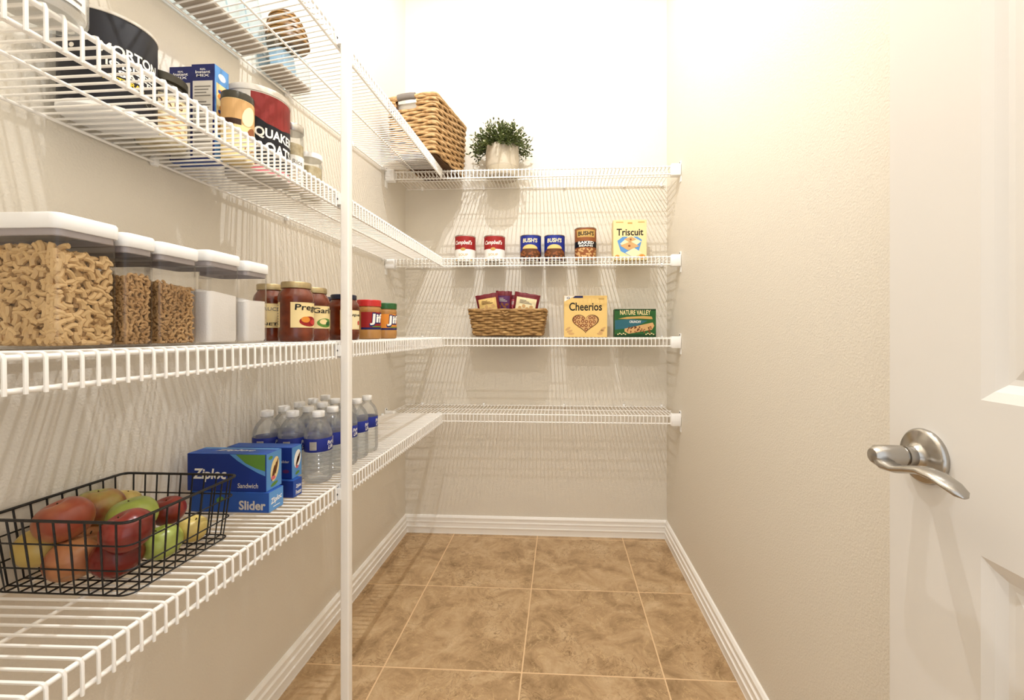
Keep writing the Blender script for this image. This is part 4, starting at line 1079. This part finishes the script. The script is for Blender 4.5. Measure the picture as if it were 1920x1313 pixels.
def beans_brown(t, mp, r, h):
    printed(t, 'name_patch', [POLY((-r*0.85, h*0.70), (r*0.85, h*0.70), (r*0.95, h*0.92), (-r*0.95, h*0.92))], mp, 'gold', 1)
    printed(t, 'lettering', [T("BUSH'S", 0, h*0.81, r*1.5, h*0.13, 0, 0.03)], mp, 'black', 2)
    printed(t, 'dark_band', [R(-r*2, r*2, h*0.40, h*0.58)], mp, 'deep_navy', 1)
    printed(t, 'lettering', [T('BAKED', 0, h*0.535, r*1.5, h*0.085, 0, 0.03), T('BEANS', 0, h*0.445, r*1.3, h*0.06, 0, 0.02)], mp, 'white', 2)
    rr = random.Random(4)
    printed(t, 'beans', [ELL(rr.uniform(-1.2, 1.2)*r, h*rr.uniform(0.05, 0.36), r*0.13, h*0.026, 10, rr.uniform(-1, 1)) for k in range(46)], mp, 'tan', 1)
can('red and white soup can, left of the pair', 853, 892, 440.5, 'white', soup)
can('red and white soup can, right of the pair beside the blue bean can', 907.5, 947.5, 440.5, 'white', soup)
can('blue bean can on the left, beside the soup cans', 975, 1015, 439.5, 'label_blue', beans_blue)
can('blue bean can on the right, touching its twin', 1020, 1059.5, 439.5, 'label_blue', beans_blue)
can('tall brown bean can with gold name patch', 1077, 1118.5, 425.5, 'chestnut', beans_brown)

def back_box(lab, u0, u1, ytop, zdeck, m, depth, yf, paint, name='cracker_box', cat='box'):
    xa, _, d = at_Y(u0, yf); xb, _, d2 = at_Y(u1, yf); h = z_of(ytop, (d+d2)/2)-zdeck; w = xb-xa
    t, mp = carton(name, lab, cat, w, depth, h, ((xa+xb)/2, yf+depth/2, zdeck), m)
    paint(t, mp, w, depth, h); return t
def triscuit(t, mp, w, d, h):
    fr = mp['front']
    printed(t, 'lettering', [T('Triscuit', 0.0, h*0.695, w*0.80, h*0.175, 0, 0.022)], fr, 'black', 1)
    printed(t, 'small_print', [R(-w*0.42, -w*0.20, h*0.93, h*0.955), R(w*0.24, w*0.44, h*0.93, h*0.955), R(-w*0.07, w*0.07, h*0.90, h*0.94)], fr, 'gold', 1)
    printed(t, 'cloth_picture', [POLY((-w*0.38, h*0.48), (-w*0.22, h*0.58), (w*0.22, h*0.58), (w*0.36, h*0.50), (w*0.26, h*0.20), (w*0.05, h*0.08), (-w*0.28, h*0.22))], fr, 'sky', 1)
    printed(t, 'cloth_picture', [POLY((-w*0.30, h*0.40), (w*0.00, h*0.62), (w*0.34, h*0.46), (w*0.02, h*0.26)), POLY((-w*0.14, h*0.18), (w*0.12, h*0.30), (w*0.36, h*0.18), (w*0.10, h*0.06))], fr, 'pale_cream', 2)
    printed(t, 'crackers', [POLY((-w*0.18, h*0.52), (w*0.04, h*0.585), (w*0.20, h*0.51), (-w*0.02, h*0.44)), POLY((-w*0.30, h*0.36), (w*0.02, h*0.46), (w*0.28, h*0.34), (-w*0.06, h*0.24))], fr, 'tan', 3)
    printed(t, 'crackers', [ELL(w*0.02, h*0.51, w*0.03, h*0.025, 10), ELL(-w*0.02, h*0.35, w*0.04, h*0.025, 10)], fr, 'chestnut', 4)
    printed(t, 'corner_picture', [ELL(w*0.36, h*0.08, w*0.10, h*0.06, 14)], fr, 'orange', 1); printed(t, 'corner_picture', [ELL(-w*0.38, h*0.08, w*0.07, h*0.05, 14)], fr, 'orange', 1)
back_box('pale yellow cracker box with black lettering, right of the bean cans', 1150, 1212.5, 412.5, Z2, 'cream', 0.070, 2.185, triscuit)
def cheerios(t, mp, w, d, h):
    fr = mp['front']
    printed(t, 'lettering', [T('Cheerios', 0.0, h*0.735, w*0.76, h*0.20, 0, 0.020)], fr, 'black', 1)
    heart = [(0.5*w*0.62*(16*math.sin(a)**3)/16, h*0.355+h*0.235*(13*math.cos(a)-5*math.cos(2*a)-2*math.cos(3*a)-math.cos(4*a))/15) for a in [2*PI*k/40 for k in range(40)]]
    printed(t, 'heart_bowl', [POLY(*heart)], fr, 'brown', 1)
    printed(t, 'heart_inner', [POLY(*[(x*0.90, h*0.355+(y-h*0.355)*0.90) for x, y in heart])], fr, 'tan', 2)
    rr = random.Random(9); rings = []; holes = []
    def inside(x, y):
        c = False
        for k in range(40):
            (xa, ya), (xb, yb) = heart[k], heart[k-1]
            if (ya > y) != (yb > y) and x < (xb-xa)*(y-ya)/(yb-ya)+xa: c = not c
        return c
    st = w*0.088; gy = h*0.10
    while gy < h*0.66:
        gx = -w*0.33
        while gx < w*0.33:
            x, y = gx+rr.uniform(-.12, .12)*st, gy+rr.uniform(-.12, .12)*st
            if inside(x*1.18, h*0.355+(y-h*0.355)*1.18):
                rings.append(ELL(x, y, w*0.040, w*0.040, 12)); holes.append(ELL(x, y, w*0.013, w*0.013, 8))
            gx += st
        gy += st
    printed(t, 'cereal_rings', rings, fr, 'chestnut', 3)
    printed(t, 'cereal_rings', holes, fr, 'cream', 4)
    printed(t, 'corner_badge', [POLY((-w*0.49, h*0.86), (-w*0.49, h-0.001), (-w*0.24, h-0.001))], fr, 'white', 1)
    printed(t, 'corner_badge', [POLY((-w*0.30, h-0.012), (-w*0.24, h-0.001), (-w*0.06, h-0.001), (-w*0.06, h-0.012))], fr, 'navy', 1)
    printed(t, 'corner_badge', [T('G', -w*0.40, h*0.945, w*0.07, h*0.05)], fr, 'navy', 2)
    for sx in (-1, 1): printed(t, 'loose_rings', [ELL(sx*w*(0.33+0.04*k), h*(0.08+0.06*k), w*0.07, h*0.03, 12, 0.3*k) for k in range(3)], fr, 'tan', 1)
    printed(t, 'small_print', [R(w*0.30, w*0.43, h*0.90, h*0.94)], fr, 'gold', 1)
Z3B = SZ[2] + DECK
back_box('yellow cereal box with heart picture, right of the snack basket', 1057.5, 1138.5, 554.5, Z3B, 'cereal', 0.060, 2.185, cheerios, 'cereal_box')
def granola(t, mp, w, d, h):
    fr = mp['front']
    printed(t, 'dark_edge', [R(-w/2+0.001, w/2-0.001, h*0.93, h-0.001)], fr, 'dark_green', 1); printed(t, 'dark_edge', [R(-w/2+0.001, w/2-0.001, 0.001, h*0.10)], fr, 'dark_green', 1)
    printed(t, 'blue_picture', [POLY((-w*0.495, h*0.26), (-w*0.495, h*0.60), (-w*0.10, h*0.64), (w*0.30, h*0.58), (w*0.05, h*0.40), (-w*0.25, h*0.30))], fr, 'teal', 1)
    printed(t, 'lettering', [T('NATURE VALLEY', 0.0, h*0.875, w*0.74, h*0.17, 0, 0.02)], fr, 'cream', 2)
    printed(t, 'banner', [POLY((-w*0.42, h*0.65), (-w*0.2, h*0.72), (w*0.2, h*0.75), (w*0.40, h*0.73), (w*0.42, h*0.63), (w*0.1, h*0.66), (-w*0.2, h*0.64))], fr, 'gold', 2)
    printed(t, 'lettering', [T('CRUNCHY', -w*0.0, h*0.545, w*0.28, h*0.085, 0, 0.02)], fr, 'white', 3)
    printed(t, 'bar_picture', [POLY((-w*0.26, h*0.30), (w*0.42, h*0.52), (w*0.46, h*0.40), (w*0.40, h*0.26), (-w*0.16, h*0.12), (-w*0.26, h*0.20))], fr, 'tan', 3)
    rr = random.Random(2)
    printed(t, 'oat_picture', [ELL(w*rr.uniform(-0.2, 0.38), h*(0.27+0.1*rr.uniform(-1, 1)), w*0.022, h*0.02, 8, rr.uniform(0, 3)) for k in range(40)], fr, 'chestnut', 4)
    printed(t, 'oat_picture', [ELL(w*(-0.42+0.045*k), h*(0.10+0.03*(k % 2)), w*0.02, h*0.022, 8) for k in range(5)] + [ELL(w*(0.26+0.045*k), h*(0.10+0.03*(k % 2)), w*0.02, h*0.022, 8) for k in range(5)], fr, 'cream', 3)
back_box('green granola bar box, last on the right beside the cereal', 1152.5, 1230, 579.5, Z3B, 'green', 0.060, 2.185, granola, 'granola_box')

# ---- snack basket with packets
xa, _, da = at_Y(878, 2.125); xb, _, db = at_Y(1023, 2.125)
sb = woven('snack_basket', 'brown woven wicker basket holding snack packets', ((xa+xb)/2, 2.222, Z3B+0.0005), 0.0, 0.345, 0.150, 0.388, 0.190, 0.138, 11, 0.0046, 0.0060, 'wicker', 'wicker_gap_shade', 26, rim_r=0.0062)
obj('knot', MB().tube([(-0.022, -0.100, 0.126), (-0.008, -0.105, 0.120), (0.006, -0.105, 0.126), (0.014, -0.104, 0.116), (-0.004, -0.106, 0.108), (-0.014, -0.105, 0.114)], 0.0045, 7), 'wicker', sb)
def packet(lab, cx_, cy_, z, w, h, tilt, lean, m1, m2, m3, word, wm):
    t = thing('snack_packet', lab, 'packet', (cx_, cy_, z), group='snack packets in the wicker basket', rot=(lean, tilt, 0))
    n, mrows = 10, 12; V = []; Fc = []
    for side in (-1, 1):
        for j in range(mrows+1):
            for i in range(n+1):
                u = i/n*2-1; v = j/mrows*2-1
                b = 0.016*(max(0, 1-abs(v)**3.0)*max(0, 1-u*u))**0.6
                V.append((u*w/2*(1-0.05*(1-v*v)), side*b+0.0006*side, h*(v+1)/2+0.0012*math.sin(9*u+v*3)*(abs(v) > 0.9)))
        o_ = 0 if side < 0 else (mrows+1)*(n+1)
        for j in range(mrows):
            for i in range(n):
                a = o_+j*(n+1)+i; q = (a, a+1, a+n+2, a+n+1); Fc.append(q if side < 0 else q[::-1])
    obj('wrapper', MB().add(V, Fc), m1, t)
    def fm(s, tt, off):
        u = max(-1, min(1, s/(w/2))); v = max(-1, min(1, 2*tt/h-1)); b = 0.016*(max(0, 1-abs(v)**3.0)*max(0, 1-u*u))**0.6
        return Vector((s*(1-0.05*(1-v*v)), -b-0.0016-off, tt))
    fm.step = w*0.08
    def rows(x0, x1, y0, y1, k=7): return [R(x0, x1, y0+(y1-y0)*i/k, y0+(y1-y0)*(i+1)/k) for i in range(k)]
    printed(t, 'front_print', rows(-w*0.40, w*0.40, h*0.10, h*0.88), fm, m2, 1)
    printed(t, 'picture', [ELL(w*(-0.22+0.15*k), h*(0.60+0.06*(k % 2)), w*0.07, h*0.05, 10, 0.6*k) for k in range(4)], fm, m3, 4)
    printed(t, 'print_lines', [R(-w*0.26, w*(0.24-0.12*k), h*(0.735+0.035*k), h*(0.750+0.035*k)) for k in range(3)], fm, wm, 6)
    return t
def pk(u, y): a = at_Y(u, y); return a[0]
packet('yellow and red snack packet leaning left in the basket', pk(924, 2.20), 2.205, Z3B+0.032, 0.118, 0.192, -0.17, 0.06, 'maroon', 'cereal', 'tan', 'NUTS', 'brown')
packet('purple snack packet standing in the middle of the basket', pk(943, 2.24), 2.245, Z3B+0.035, 0.085, 0.206, 0.03, 0.04, 'maroon', 'purple', 'chestnut', 'mix', 'light_grey')
packet('maroon and pink snack packet behind the white one', pk(962, 2.26), 2.270, Z3B+0.030, 0.090, 0.192, 0.10, 0.02, 'maroon', 'pink', 'red', 'bar', 'white')
packet('white fronted snack packet leaning right in the basket', pk(978, 2.20), 2.200, Z3B+0.030, 0.132, 0.196, 0.17, 0.06, 'maroon', 'pale_cream', 'tan', 'TRAIL', 'grey')
